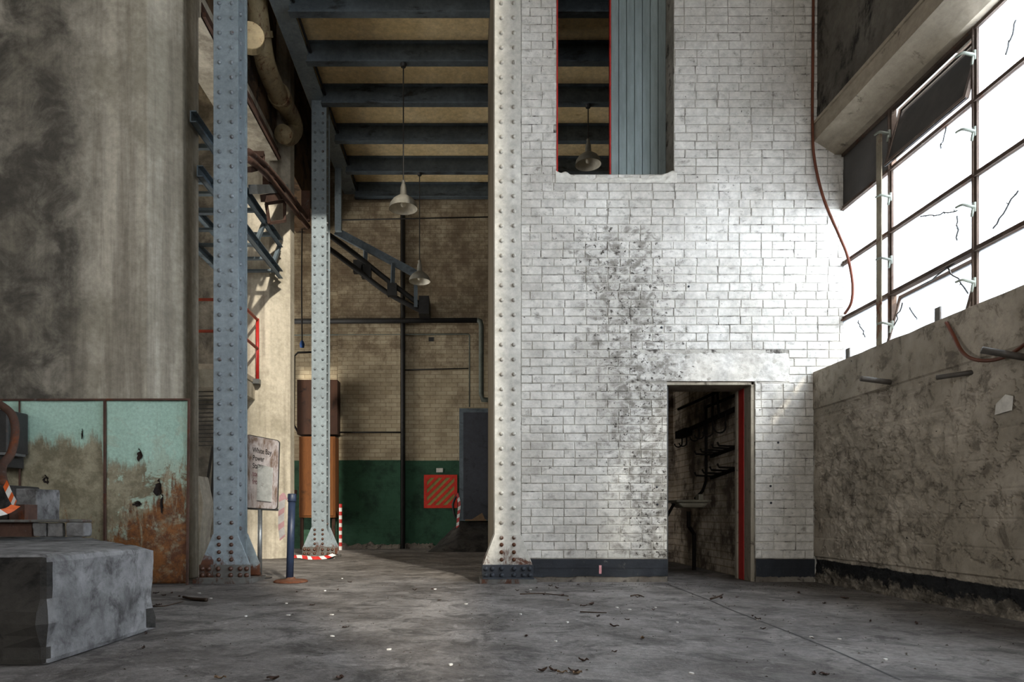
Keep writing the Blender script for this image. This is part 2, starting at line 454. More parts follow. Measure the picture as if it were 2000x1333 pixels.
def glass_mat(name, clear, tint, dirty):
    s = NT(name); s.t.nodes.remove(s.p); v = s.vec()
    tr = s.n('ShaderNodeBsdfTransparent'); tr.inputs[0].default_value = tint
    tl = s.n('ShaderNodeBsdfTranslucent'); tl.inputs[0].default_value = dirty
    gl = s.n('ShaderNodeBsdfGlossy'); gl.inputs['Roughness'].default_value = .12
    gl.inputs['Color'].default_value = (.7, .72, .75, 1)
    m1 = s.n('ShaderNodeMixShader'); m2 = s.n('ShaderNodeMixShader')
    grime = s.rng(s.noise(v, 3.2, 9, .7), .4, .75, clear, clear - .22)
    s.l(grime, m1.inputs[0]); s.l(tl.outputs[0], m1.inputs[1]); s.l(tr.outputs[0], m1.inputs[2])
    m2.inputs[0].default_value = .07
    s.l(m1.outputs[0], m2.inputs[1]); s.l(gl.outputs[0], m2.inputs[2])
    s.l(m2.outputs[0], s.out.inputs[0])
    return s.m
M['glass'] = glass_mat('wired_glass', .72, (.86, .9, .95, 1), (.8, .84, .88, 1))
M['glass_dark'] = glass_mat('dim_reflection_glass', .5, (.02, .02, .02, 1), (.05, .047, .043, 1))  # dim reflection in the grimy top panes, put into the tint

# ------------------------------------------------------------------ the room shell
WY = 6.9                       # face of the white brick wall
BY = 13.9                      # face of the far wall
RX, GX = 3.494, 3.79           # right wall face, window plane
SILL, HEAD = 2.12, 4.46
TOP = 8.3
HALL = 16.5
bm = bmesh.new(); grid(bm, lambda u, v: (-9.2 + u * 13.6, -9 + v * 23.2, 0), 4, 4)
obj('floor', bm, M['floor'], kind='structure')

# white brick wall: core with the two openings
DX0, DX1, DZ = 2.008, 2.898, 2.031
OX0, OX1, OZ = .89, 2.076, 4.125
bm = bmesh.new()
c0, c1 = WY + .0055, WY + .39
for (x0, x1, z0, z1) in ((.35, DX0, 0, OZ), (DX0, DX1, DZ, OZ), (DX1, GX, 0, OZ), (.35, OX0, OZ, TOP), (OX1, GX + .01, OZ, TOP), (OX0, OX1, 8.0, TOP)):
    box(bm, x0, x1, c0, c1, z0, z1)
wall_front = obj('wall_front', bm, M['mortar'], kind='structure')

PB, PC = .2225, .0845
def brick_mesh(k, long=True):
    bm = bmesh.new(); rnd = random.Random(k)
    L, H, D = PB - .006, PC - .006, .03
    v = box(bm, -L / 2, L / 2, 0, D, 0, H)
    for q in v: q.co += Vector((rnd.uniform(-.002, .002), rnd.uniform(-.0015, .0015) if q.co.y < .01 else 0, rnd.uniform(-.002, .002)))
    fr = [e for e in bm.edges if all(q.co.y < .01 for q in e.verts)]
    bmesh.ops.bevel(bm, geom=fr, offset=.0055, segments=1, affect='EDGES')
    me, _ = mesh_data('brick', bm, M['brick'], recentre=False)
    return me
BM = [brick_mesh(k) for k in range(10)]
LX0, LX1, LZ0, LZ1 = 1.71, 3.235, 2.045, 2.31        # rendered lintel band over the door
bricks = []
rnd = random.Random(3)
row = 0
z = .235 + .004
while z < 6.35:
    off = (row % 2) * PB / 2 + rnd.uniform(-.012, .012)
    x = .52 - PB + off
    right = RX - .005 if z < SILL - .03 else (GX if z < 4.22 else 3.70)
    while x < right:
        w = PB
        if rnd.random() < .10: w = PB / 2
        cuts = [(max(x, .532), min(x + w, right))]
        for (a, b, za, zb) in ((DX0, DX1, -1, DZ), (OX0, OX1, OZ, 9), (LX0, LX1, LZ0 - .04, LZ1)):
            if z + PC > za + .02 and z < zb - .012:
                nc = []
                for (p, q) in cuts:
                    if q <= a or p >= b: nc.append((p, q)); continue
                    if p < a: nc.append((p, a))
                    if q > b: nc.append((b, q))
                cuts = nc
        for (p, q) in cuts:
            if q - p > .03: bricks.append(((p + q) / 2, z, q - p))
        x += w
    z += PC; row += 1
bricks.sort(key=lambda b: b[0] ** 2 + 0.6 * (b[1] - .9) ** 2 + (0 if b[2] > .2 else 60))
rest = bmesh.new()
for i, (bx, bz, bw) in enumerate(bricks):
    me = rnd.choice(BM)
    w = Vector((bx, WY + rnd.uniform(-.0025, .0025), bz + rnd.uniform(-.001, .001)))
    sx = (bw - .006) / (PB - .006)
    rot = (rnd.uniform(-.012, .012), rnd.uniform(-.006, .006), rnd.uniform(-.008, .008))
    if i < 300:
        place('brick', me, w, wall_front, rot, (sx, 1, 1))
    else:
        m4 = Matrix.Translation(w) @ Matrix.Rotation(rot[0], 4, 'X') @ Matrix.Rotation(rot[1], 4, 'Y') @ Matrix.Rotation(rot[2], 4, 'Z') @ Matrix.Diagonal((sx, 1, 1, 1))
        n0 = len(rest.verts)
        rest.from_mesh(me); rest.verts.ensure_lookup_table()
        bmesh.ops.transform(rest, matrix=m4, verts=rest.verts[n0:])
obj('brick_courses', rest, M['brick'], wall_front, kind='stuff')

# rendered lintel over the door, broken sill of the tall opening
bm = bmesh.new()
grid(bm, lambda u, v: (LX0 - .02 + u * (LX1 - LX0 + .04), WY + .001 - .008 * noise.fractal(Vector((u * 14, v * 3, 1)), 1, 2, 4) + (.012 if u in (0, 1) else 0),
     LZ0 - .013 + v * (LZ1 - LZ0 + .015) + (.022 * noise.fractal(Vector((u * 22, v, 4)), 1, 2, 4) if v == 1 else 0)), 120, 24)
obj('lintel_render', bm, M['brick'], wall_front, smooth=True)
bm = bmesh.new()
def sill_h(u): return OZ - .035 + .075 * max(0, 1 - u * 4.2) + .06 * max(0, (u - .68) * 3) + .035 * noise.fractal(Vector((u * 9, 0, 2)), 1, 2, 4)
def sill_fn(u, v):
    x = OX0 - .01 + u * (OX1 - OX0 + .04)
    h = sill_h(u)
    if v < .5: return (x, WY - .004 - .008 * noise.fractal(Vector((u * 20, v * 6, 0)), 1, 2, 4), OZ - .09 + (h - OZ + .09) * v * 2)
    return (x, WY + (v - .5) * .6, h + .01 * noise.noise(Vector((u * 25, v * 10, 3))))
grid(bm, sill_fn, 80, 16)
obj('broken_sill', bm, M['plaster'], wall_front, smooth=True)

# base of the wall: black band over a bare plinth
for (x0, x1) in ((.60, DX0), (DX1 + .0, RX - .004)):
    bm = bmesh.new()
    grid(bm, lambda u, v: (x0 + u * (x1 - x0), WY - .022 + .003 * noise.noise(Vector((u * 30, v * 5, x0))), .055 + .012 * noise.fractal(Vector((u * 14, x0, 0)), 1, 2, 3) * (v == 0) + v * .178), 70, 6)
    for k in (0, 1):
        pass
    obj('black_band', bm, M['black_band'], wall_front, smooth=True)
    bm = bmesh.new(); box(bm, x0, x1, WY - .012, WY + .01, 0, .236)
    rough(bm, .005, 9, 5)
    obj('plinth', bm, M['plinth'], wall_front)
    bm = bmesh.new(); box(bm, x0, x1, WY - .026, WY - .01, .142, .147); obj('band_joint', bm, M['black_band'], wall_front)
bm = bmesh.new()
box(bm, 1.325 - .01, 1.325 + .014, WY - .0275, WY - .02, .085, .17); rough(bm, .002, 60, 3)
obj('pink_paint_smear', bm, grunge('pink_paint', 'd79a9c', 'c88488', 'e8dcd8', .4, dscale=30, bump=.05), wall_front)

for (px, py) in ((1284, 986), (1520, 865), (1505, 950), (1506, 983), (1283, 952), (1345, 560), (1292, 640)):
    q = P(px, py, WY - .004); bm = bmesh.new(); lathe(bm, [(0, 0), (.012, 0), (.010, .006), (0, .008)], (0, 0, 0), 10)
    hme, _ = mesh_data('bolt_hole', bm, M['base_black'], recentre=False); place('bolt_hole', hme, q, wall_front, (math.pi / 2, 0, 0))
# return wall along the passage, far wall, inner walls
bm = bmesh.new(); box(bm, .275, .50, WY + .22, 9.6, 0, TOP); obj('wall_passage', bm, M['return'], kind='structure')
bm = bmesh.new(); box(bm, -9.2, 4.4, BY, BY + .3, 0, TOP); wall_back = obj('wall_back', bm, M['back'], kind='structure')
bm = bmesh.new(); box(bm, 2.97, 3.12, WY + .39, 10.2, 0, 3.4); wall_inner = obj('wall_inner', bm, M['inner'], kind='structure')
bm = bmesh.new(); box(bm, .5, 2.97, 9.9, 10.05, 0, 3.4); obj('wall_inner_back', bm, M['inner'], kind='structure')
bm = bmesh.new(); box(bm, GX + .02, GX + .32, WY + .0, BY, 0, TOP); obj('wall_side_rear', bm, M['upper_wall'], kind='structure')

# right wall: battered, peeling face built as relief
def peel(y, z):
    u = Vector((y * 1.1, z * 1.3, 3.7))
    p = noise.fractal(u * 1.6, 1, 2, 5) * .5
    core = max(0, 1 - ((y - 5.9) / 1.1) ** 2 - ((z - 1.05) / 1.0) ** 2)
    return max(0, min(1, (core * 1.3 + p - .25) * 3))
def right_fn(u, v):
    y = 3.2 + u * (WY - 3.2 + .02); zz = v * SILL
    pl = peel(y, zz) if zz < 1.74 + .05 * noise.noise(Vector((y * 3, 0, 0))) else 0
    h = .004 * noise.fractal(Vector((y * 3, zz * 3, 0)), 1, 2, 4)
    if zz < 1.7 and min((zz - .05) % .2, .2 - (zz - .05) % .2) < .007: h -= .004
    h += pl * (-.012 + .022 * noise.fractal(Vector((y * 11, zz * 13, 2)), 1, 2.1, 5))
    cr = abs(noise.fractal(Vector((y * 2.1, zz * 2.6, 8)), 1, 2, 5))
    if cr < .025 and zz < 1.7: h -= .010
    if zz < .26: h -= .006 + .03 * abs(noise.fractal(Vector((y * 6, zz * 8, 5)), 1, 2, 4))
    if zz > 1.74: h += .012
    return (RX - h, y, zz + (.008 * noise.noise(Vector((y * 4, 1, 1))) if v > .98 else 0))
bm = bmesh.new(); V = grid(bm, right_fn, 300, 160)
back = [bm.verts.new((GX + .06, V[i][-1].co.y, SILL)) for i in (0, 300)]
tops = [V[i][-1] for i in range(301)]
bm.faces.new(tops + [back[1], back[0]])
wall_right = obj('wall_right', bm, M['right'], kind='structure', smooth=False)
bm = bmesh.new(); box(bm, RX, GX + .06, -9, 3.2, 0, SILL); box(bm, RX + .06, GX + .06, 3.2, WY, 0, SILL - .01); obj('wall_right_core', bm, M['right'], kind='structure')
# concrete copings cast in three lengths with upright iron tabs at the joints
for yj in (PX(1712, 690, RX).y, PX(1828, 640, RX).y):
    bm = bmesh.new(); box(bm, RX - .0045, RX + .002, yj - .004, yj + .004, 1.76, SILL - .003)
    obj('coping_joint', bm, M['dark_concrete'], wall_right)
for (px, py, h) in ((1656, 697, .10), (1832, 612, .11)):
    q = PX(px, py, RX + .02); bm = bmesh.new(); box(bm, q.x - .006, q.x + .006, q.y - .03, q.y + .03, SILL - .02, SILL + h)
    obj('iron_tab', bm, M['stub'], wall_right)

# wall above the windows, with its lip and sloping soffit
bm = bmesh.new()
prism(bm, [(RX, HEAD), (3.705, 4.325), (GX + .03, 4.325), (GX + .03, 4.64), (RX, 4.64)], 'y', -9, WY + .003)
bmesh.ops.subdivide_edges(bm, edges=[e for e in bm.edges if e.calc_length() > 3], cuts=120)
bm.normal_update()
for v in bm.verts:
    if v.co.x < RX + .01: v.co += Vector((.008, 0, .006)) * noise.fractal(v.co * Vector((1, 4, 1)).y, 1, 2, 4)
obj('trim_window_head', bm, M['soffit'], kind='structure')
bm = bmesh.new(); box(bm, RX - .018, RX + .031, -9, WY - .005, 4.618, 4.648); obj('trim_lip', bm, M['soffit'], kind='structure', bevel=.006)
bm = bmesh.new(); box(bm, RX + .03, GX + .03, -.9, WY + .003, 4.64, HALL); box(bm, RX + .03, GX + .03, -9, -6.9, 4.64, HALL); box(bm, RX + .03, GX + .03, -6.9, -.9, 16.2, HALL); obj('wall_right_upper', bm, M['upper_wall'], kind='structure')
bm = bmesh.new(); box(bm, RX, GX + .06, -9, 1.0, SILL, 4.4); obj('wall_right_pier', bm, M['upper_wall'], kind='structure')

# hall around the camera
bm = bmesh.new(); box(bm, -9.2, 4.2, -9.2, -9, 0, 1.9); box(bm, -9.2, 4.2, -9.2, -9, 7.3, HALL); box(bm, -9.2, -7.1, -9.2, -9, 1.9, 7.3); box(bm, 2.3, 4.2, -9.2, -9, 1.9, 7.3); obj('wall_rear', bm, M['pier'], kind='structure')  # opening made to let in the added rear fill lamp
bm = bmesh.new(); box(bm, -9.4, -9.2, -9, WY, 0, HALL); box(bm, -9.4, -9.2, WY, 7.5, 0, TOP); box(bm, -9.4, -9.2, 7.5, BY, 5.4, TOP); obj('wall_left', bm, M['pier'], kind='structure')  # far end left open for the added passage fill lamp
bm = bmesh.new(); box(bm, -9.4, 4.2, WY, BY + .3, TOP, TOP + .2); box(bm, -9.4, 4.2, -9.2, WY + .3, HALL, HALL + .2); obj('ceiling_hall', bm, M['slab'], kind='structure')

bm = bmesh.new(); box(bm, -9.4, GX + .03, WY + .01, WY + .3, TOP + .2, HALL); obj('wall_front_upper', bm, M['upper_wall'], kind='structure')
# ceiling of the passage: slab on steel beams
bm = bmesh.new(); box(bm, -2.35, GX, WY + .4, BY, 7.40, 7.6); ceiling = obj('ceiling', bm, M['slab'], kind='structure')
def ibeam(bm, x0, x1, y, z0, z1, w=.116, t=.018, tw=.014):
    box(bm, x0, x1, y, y + w, z0, z0 + t); box(bm, x0, x1, y, y + w, z1 - t, z1)
    box(bm, x0, x1, y + w / 2 - tw / 2, y + w / 2 + tw / 2, z0 + t, z1 - t)
for yb in (7.66, 8.70, 9.65, 10.62, 11.69, 12.75, 13.75):
    bm = bmesh.new(); ibeam(bm, -2.3, GX, yb, 7.10, 7.40); obj('beam', bm, M['beam'], ceiling)

# ------------------------------------------------------------------ windows
win = thing('window_1', (GX, 3.5, SILL), 'row of steel framed wired glass windows above the right wall', 'window')
win['kind'] = 'structure'
del win['category']; del win['label']
rows = [2.10, 2.66, 3.218, 3.777, 4.335]
cols = [7.14, 6.12, 5.10, 4.08, 3.06, 2.04, 1.02]
for yc in cols[1:]:
    bm = bmesh.new(); box(bm, GX - .014, GX + .03, yc - .028, yc + .028, SILL - .02, 4.33)
    box(bm, GX - .028, GX - .014, yc - .006, yc + .006, SILL, 4.32)
    rough(bm, .003, 30, 0); obj('mullion', bm, M['sash'], win)
for zr in rows[1:4]:
    bm = bmesh.new(); box(bm, GX - .012, GX + .028, 1.0, WY, zr - .022, zr + .022); box(bm, GX - .028, GX - .012, 1.0, WY, zr - .02, zr - .008)
    obj('transom', bm, M['sash'], win)
bm = bmesh.new(); box(bm, GX - .02, GX + .03, 1.0, WY, 4.30, 4.345); obj('head_rail', bm, M['sash'], win)
bm = bmesh.new(); box(bm, -.5, .5, -.002, .002, -.27, .27)
pane_me, _ = mesh_data('pane', bm, M['glass'], recentre=False)
bm = bmesh.new(); box(bm, -.5, .5, -.002, .002, -.27, .27)
pane_dk, _ = mesh_data('pane', bm, M['glass_dark'], recentre=False)
def sash_frame():
    bm = bmesh.new()
    for x in (-.485, .485): box(bm, x - .016, x + .016, -.018, .012, -.262, .262)
    for zz in (-.248, .248): box(bm, -.485, .485, -.018, .012, zz - .014, zz + .014)
    return mesh_data('sash_frame', bm, M['sash'], recentre=False)[0]
sash_me = sash_frame()
for ci in range(len(cols) - 1):
    for ri in range(4):
        yc = (cols[ci] + cols[ci + 1]) / 2; zc = (rows[ri] + rows[ri + 1]) / 2
        dark = ri == 3 and ci in (0, 1)
        tilt = ci in (1, ) and ri in (0, 3)
        # bottom of an open sash swings outwards
        rot = (math.radians(-20) if tilt else 0, 0, math.radians(90))
        e = Matrix.Rotation(math.radians(90), 4, 'Z') @ Matrix.Rotation(math.radians(15 if tilt else 0), 4, 'X')
        r = e.to_euler()
        if tilt:
            sf = place('sash_frame', sash_me, (GX + .005, yc, zc), win, r)
            p = place('pane', pane_dk if dark else pane_me, (GX + .005, yc, zc), sf)
        else:
            p = place('pane', pane_dk if dark else pane_me, (GX + .005, yc, zc), win, r)
# cracks running over the wired panes
rc_ = random.Random(5)
for (x0, y0, x1, y1) in ((1762, 590, 1740, 655), (1880, 500, 1800, 560), (1868, 470, 1872, 420), (1872, 410, 1800, 425), (1848, 520, 1893, 572), (1690, 660, 1675, 625), (1990, 370, 1940, 445), (1850, 235, 1838, 290), (1985, 40, 1965, 110), (1775, 600, 1800, 640)):
    bm = bmesh.new(); pts = []
    for k in range(9):
        t = k / 8; pts.append(PX(x0 + (x1 - x0) * t + rc_.uniform(-2.5, 2.5), y0 + (y1 - y0) * t + rc_.uniform(-2.5, 2.5), GX - .004))
    tube(bm, pts, .006, 4)
    for p in pts[1:-1:2]: tube(bm, [p, p + Vector((0, rc_.uniform(-.02, .02), rc_.uniform(-.02, .02)))], .004, 4)
    obj('crack', bm, M['pipe_dark'], win)
# latches on the mullions, operator bar in the first bay
bm = bmesh.new(); tube(bm, [(0, 0, 0), (-.05, 0, .012), (-.085, .01, .022), (-.105, .05, .018)], lambda t: .014 - .006 * t, 8, True)
tube(bm, [(0, 0, -.035), (0, 0, .035)], .014, 8); tube(bm, [(-.01, 0, -.01), (-.02, 0, -.07)], .01, 6)
latch_me, _ = mesh_data('latch', bm, M['latch'], smooth=True, recentre=False)
for (px, py) in ((1737, 262), (1739, 385), (1740, 508), (1742, 635), (1903, 108), (1903, 257), (1903, 405), (1903, 552)):
    q = PX(px, py, GX - .02); place('latch', latch_me, q, win)
bm = bmesh.new(); q0 = PX(1717, 262, GX - .07); box(bm, q0.x - .004, q0.x + .004, q0.y - .038, q0.y + .038, 2.1, q0.z); rough(bm, .002, 20, 0)
obj('operator_bar', bm, M['bar_flat'], win)
# unseen slab added outside the windows to block a stray sun patch
bm = bmesh.new(); box(bm, GX + .06, GX + 2.2, .9, 7.3, 5.62, 5.72); obj('sun_blocker', bm, M['upper_wall'], kind='structure')

# ------------------------------------------------------------------ riveted steel columns
bm = bmesh.new()
lathe(bm, [(.021, 0), (.0195, .010), (.013, .018), (.0, .021)], (0, 0, 0), 10)
rivet_me, _ = mesh_data('rivet', bm, M['rivet'], smooth=True, recentre=False)
rivet_wh = rivet_me.copy(); rivet_wh.materials[0] = M['rivet_white']
rivet_bk = rivet_me.copy(); rivet_bk.materials[0] = M['base_black']
def column(name, cx, yf, w, d, top, mat, rme, foot, label, side=1, flare=.25):
    """cx centre, yf front face, w width, d depth; side = +1 shows its right flank"""
    t = thing(name, (cx, yf + d / 2, 0), label, 'column', 'riveted steel columns')
    h = w / 2
    for (nm, y0, y1) in (('front_plate', yf, yf + .02), ('rear_plate', yf + d - .02, yf + d)):
        bm = bmesh.new(); box(bm, cx - h, cx + h, y0, y1, .06, top); obj(nm, bm, mat, t, bevel=.003)
    for s in (-1, 1):
        bm = bmesh.new()
        x = cx + s * (h - .022)
        box(bm, x - .006, x + .006, yf + .02, yf + d - .02, .06, top)
        for ya in (yf + .02, yf + d - .032): box(bm, min(x, x + s * .02), max(x, x + s * .02), ya, ya + .012, .06, top)
        box(bm, min(x, x + s * .017), max(x, x + s * .017), yf + .03, yf + .115, .06, top)
        obj('channel', bm, mat, t)
    # flared foot plates front and back, then the foot angle and base plate
    fl = flare
    for (nm, y0, y1) in (('front_gusset', yf - .016, yf), ('rear_gusset', yf + d, yf + d + .016)):
        bm = bmesh.new()
        prism(bm, [(cx - h, .485), (cx + h, .485), (cx + fl, .175), (cx + fl, .05), (cx - fl, .05), (cx - fl, .175)], 'y', y0, y1)
        gus = obj(nm, bm, mat, t, bevel=.003)
        if y0 < yf: front_gus = gus
    bm = bmesh.new(); box(bm, cx - fl - .005, cx + fl + .005, yf - .032, yf - .016, .04, .18); box(bm, cx - fl - .005, cx + fl + .005, yf - .12, yf - .03, .04, .056)
    ftang = obj('foot_angle', bm, foot, t, bevel=.004)
    bm = bmesh.new(); box(bm, cx - fl - .005, cx + fl + .005, yf + d + .016, yf + d + .032, .04, .18); obj('rear_foot_angle', bm, foot, t)
    bm = bmesh.new(); box(bm, cx - fl - .03, cx + fl + .03, yf - .13, yf + d + .12, 0, .042); rough(bm, .003, 12, 3); obj('base_plate', bm, M['base_plate'], t)
    fr = (math.pi / 2, 0, 0)
    zz = .60
    while zz < min(6.3, top - .1) + (.8 if top < 8 else 0):
        for dx in (-.062, .062):
            place('rivet', rme, (cx + dx + random.uniform(-.002, .002), yf, zz), t, fr)
        if side: place('rivet', rme, (cx + side * (h - .005), yf + .072, zz - .06), t, (0, side * math.pi / 2, 0))
        zz += .149
    for zz in (.23, .305, .38, .45):
        for dx in (-.062, .062): place('rivet', rme, (cx + dx, yf - .016, zz), front_gus, fr)
    for zz in (.075, .14):
        for dx in (-.22, -.155, -.062, .062, .155, .22): place('rivet', rivet_bk if foot == M['base_black'] else rme, (cx + dx, yf - .032, zz), ftang, fr, (1.15, 1.15, 1.1))
    return t
column('steel_column', -2.436, 6.85, .249, .29, 8.2, M['steel'], rivet_me, M['base_plate'], 'large blue-grey riveted steel column nearest the rusty turquoise sheet')
column('steel_column', -2.355, 10.75, .235, .29, 7.22, M['steel'], rivet_me, M['base_plate'], 'smaller looking blue-grey riveted column farther back with striped tape around its foot')
column('steel_column', .393, 6.85, .262, .26, 8.2, M['steel_white'], rivet_wh, M['base_black'], 'chalky white riveted steel column at the end of the white brick wall', side=0)
# girder running back over the columns
g = thing('roof_girder', (-2.4, 10.3, 7.22), 'dark blue-grey steel girder running back above the riveted columns', 'girder')
bm = bmesh.new(); box(bm, -2.53, -2.27, 7.2, BY, 7.22, 7.245); obj('bottom_flange', bm, M['steel'], g)
bm = bmesh.new(); box(bm, -2.41, -2.39, 7.2, BY, 7.245, 8.0); obj('web', bm, M['beam'], g)
bm = bmesh.new(); tube(bm, [(-2.24, 7.2, 7.26), (-2.24, BY, 7.26)], .018, 8); obj('conduit', bm, M['pipe_dark'], g)

# ------------------------------------------------------------------ concrete piers on the left
def pier(name, xe, yf, ch, side, label, xl):
    bm = bmesh.new()
    prism(bm, [(xl, yf), (xe, yf), (xe + ch, yf + ch), (xe + ch, yf + ch + side), (xl, yf + ch + side)], 'z', 0, TOP - .004)
    o = obj(name, bm, M['pier'], None, bevel=.012)
    return tag(o, label, 'pier', 'concrete piers')
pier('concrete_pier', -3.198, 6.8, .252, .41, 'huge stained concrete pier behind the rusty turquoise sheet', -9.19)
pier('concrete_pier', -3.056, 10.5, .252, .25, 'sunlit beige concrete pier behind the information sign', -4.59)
bm = bmesh.new(); prism(bm, [(P(x, y, 7.6).x, P(x, y, 7.6).z if y < 1120 else 0) for x, y in ((378, 930), (387, 930), (398, 985), (391, 1050), (387, 1125), (378, 1125))], 'y', 7.6, 7.9)
tag(obj('angled_stub', bm, M['pier'], bevel=.01), 'angled concrete stub in the gap behind the huge pier', 'stub')
# dark bulkhead and ledge between the piers
bm = bmesh.new(); box(bm, -3.4, -2.95, 7.47, 10.49, 6.42, TOP); box(bm, -3.4, -2.95, 11.01, BY, 6.42, TOP); obj('wall_bulkhead', bm, M['soot'], kind='structure')
led = thing('concrete_ledge', (-3.1, 9, 6.1), 'long concrete ledge with steel edge channel high between the two piers', 'ledge')
bm = bmesh.new(); box(bm, -3.4, -2.93, 7.475, 10.485, 6.13, 6.41); rough(bm, .004, 5, 4); obj('ledge_beam', bm, M['pier'], led)
bm = bmesh.new(); box(bm, -2.93, -2.88, 7.48, 10.48, 6.14, 6.19); box(bm, -2.93, -2.92, 7.48, 10.48, 6.14, 6.3); obj('edge_channel', bm, M['rusty'], led)

# big cast iron pipe on the bulkhead
pp = thing('cast_iron_pipe', PX(560, 260, -2.75), 'thick cream cast iron pipe with rust stains hooking downward under the ceiling', 'pipe')
path = [PX(488, -160, -2.75), PX(497, -40, -2.75), PX(508, 60, -2.75), PX(519, 125, -2.75), PX(541, 180, -2.75), PX(566, 222, -2.75), PX(575, 250, -2.75), PX(566, 266, -2.76), PX(553, 262, -2.77)]
bm = bmesh.new(); tube(bm, path, .135, 18, True); obj('pipe_body', bm, M['pipe'], pp, smooth=True)
for (a, b) in (((507, 60), (509, 74)), ((544, 184), (550, 194))):
    bm = bmesh.new(); tube(bm, [PX(*a, -2.75), PX(*b, -2.75)], .165, 18); obj('collar', bm, M['pipe'], pp, bevel=.01)
bm = bmesh.new(); q = PX(488, 68, -2.62); tube(bm, [q, q + Vector((-.03, .12, 0))], .17, 20); obj('blank_flange', bm, M['pipe'], pp, bevel=.01)

# gantry of channels and rusty conveyor frames between the piers
gx = -2.9
gn = thing('conveyor_gantry', (-3.3, 8.8, 4.3), 'blue-grey steel conveyor gantry with rusty frames hung between the concrete piers', 'gantry')
def chan(bm, x, y0, y1, z, h=.12, w=.06):
    box(bm, x - .006, x + .006, y0, y1, z - h / 2, z + h / 2); box(bm, x, x + w, y0, y1, z + h / 2 - .01, z + h / 2); box(bm, x, x + w, y0, y1, z - h / 2, z - h / 2 + .01)
for (x, z, nm) in ((gx, 4.84, 'top_channel'), (gx, 4.36, 'bottom_channel'), (-3.75, 4.84, 'top_channel'), (-3.75, 4.36, 'bottom_channel')):
    bm = bmesh.new(); chan(bm, x, (7.12 if z > 4.5 else 7.3) if x > -3 else 7.48, 10.45, z); obj(nm, bm, M['gantry'], gn)
for k in range(7):
    y = 7.4 + k * .5
    bm = bmesh.new(); box(bm, -3.75, gx, y, y + .07, 4.40, 4.43); obj('cross_slat', bm, M['gantry'], gn)
for k in range(4):
    y = 7.7 + k * .8
    bm = bmesh.new(); bar(bm, (gx, y, 4.38), (gx, y + .4, 4.84), .05, .05); obj('brace', bm, M['gantry'], gn)
    bm = bmesh.new(); box(bm, -3.75, gx, y, y + .05, 4.82, 4.87); obj('cross_slat', bm, M['gantry'], gn)
def pxbar(bm, a, b, x, w, h): bar(bm, PX(*a, x), PX(*b, x), w, h)
for (nm, pts, mt, w) in (
    ('rusty_frame', [((486, 300), (512, 300)), ((512, 300), (512, 330)), ((486, 332), (512, 326))], 'rusty', .06),
    ('plate_bracket', [((494, 370), (556, 368))], 'galv', .11),
    ('square_frame', [((520, 398), (556, 393)), ((556, 393), (556, 432)), ((556, 432), (526, 436)), ((526, 436), (520, 398))], 'rusty', .04),
    ('hopper_plate', [((521, 345), (521, 375)), ((530, 345), (530, 375)), ((515, 388), (545, 383))], 'rusty', .09)):
    bm = bmesh.new()
    for a, b in pts: pxbar(bm, a, b, -2.78, w, w)
    obj(nm, bm, M[mt], gn)
bm = bmesh.new(); q = PX(594, 400, -2.72); box(bm, q.x - .04, q.x + .1, q.y - .03, q.y + .03, q.z - .25, q.z + .22); obj('end_plate', bm, M['rusty'], gn)

# pair of black conveyor pipes stepping down to the far wall
ch = thing('cable_chute', P(830, 610, 13.4), 'black sloping chute of two pipes crossing in front of the far brick wall', 'chute')
for (o1, nm) in ((0, 'upper_pipe'), (27, 'lower_pipe')):
    pts = [P(630, 452 + o1, 12.4), P(652, 466 + o1, 12.6), P(700, 502 + o1, 13.0), P(760, 550 + o1 * .9, 13.2), P(832, 604 + o1 * .3, 13.4)]
    bm = bmesh.new(); tube(bm, pts, .05, 8, True); obj(nm, bm, M['pipe_dark'], ch, smooth=True)
    pts = [PX(486, 296 + o1 * .6, -2.72), PX(520, 325 + o1 * .6, -2.72), PX(560, 372 + o1 * .7, -2.7), PX(602, 430 + o1 * .5, -2.68)]
    bm = bmesh.new(); tube(bm, pts, .04, 8, True); obj('rusty_tube', bm, M['rusty'], gn, smooth=True)
bm = bmesh.new(); bar(bm, P(656, 452, 13.0), P(832, 546, 13.2), .06, .14); obj('upper_beam', bm, M['beam'], ch)
for (a, b) in (((714, 488), (712, 545)), ((768, 515), (766, 572)), ((812, 535), (812, 600))):
    bm = bmesh.new(); bar(bm, P(*a, 13.1), P(*b, 13.15), .07, .05); obj('hanger', bm, M['beam'], ch)
for (x, y) in ((716, 530), (766, 565), (700, 520)):
    bm = bmesh.new(); q = P(x, y, 13.1); box(bm, q.x - .09, q.x + .09, q.y - .06, q.y + .06, q.z - .14, q.z + .1); obj('bracket', bm, M['pipe_dark'], ch)
bm = bmesh.new(); q = P(829, 602, 13.5); box(bm, q.x - .1, q.x + .1, 13.3, BY, q.z - .17, q.z + .18); obj('end_box', bm, M['pipe_dark'], ch)
bm = bmesh.new(); bar(bm, P(661, 300, 12.9), P(661, 452, 12.9), .12, .1); obj('drop_post', bm, M['steel'], ch)

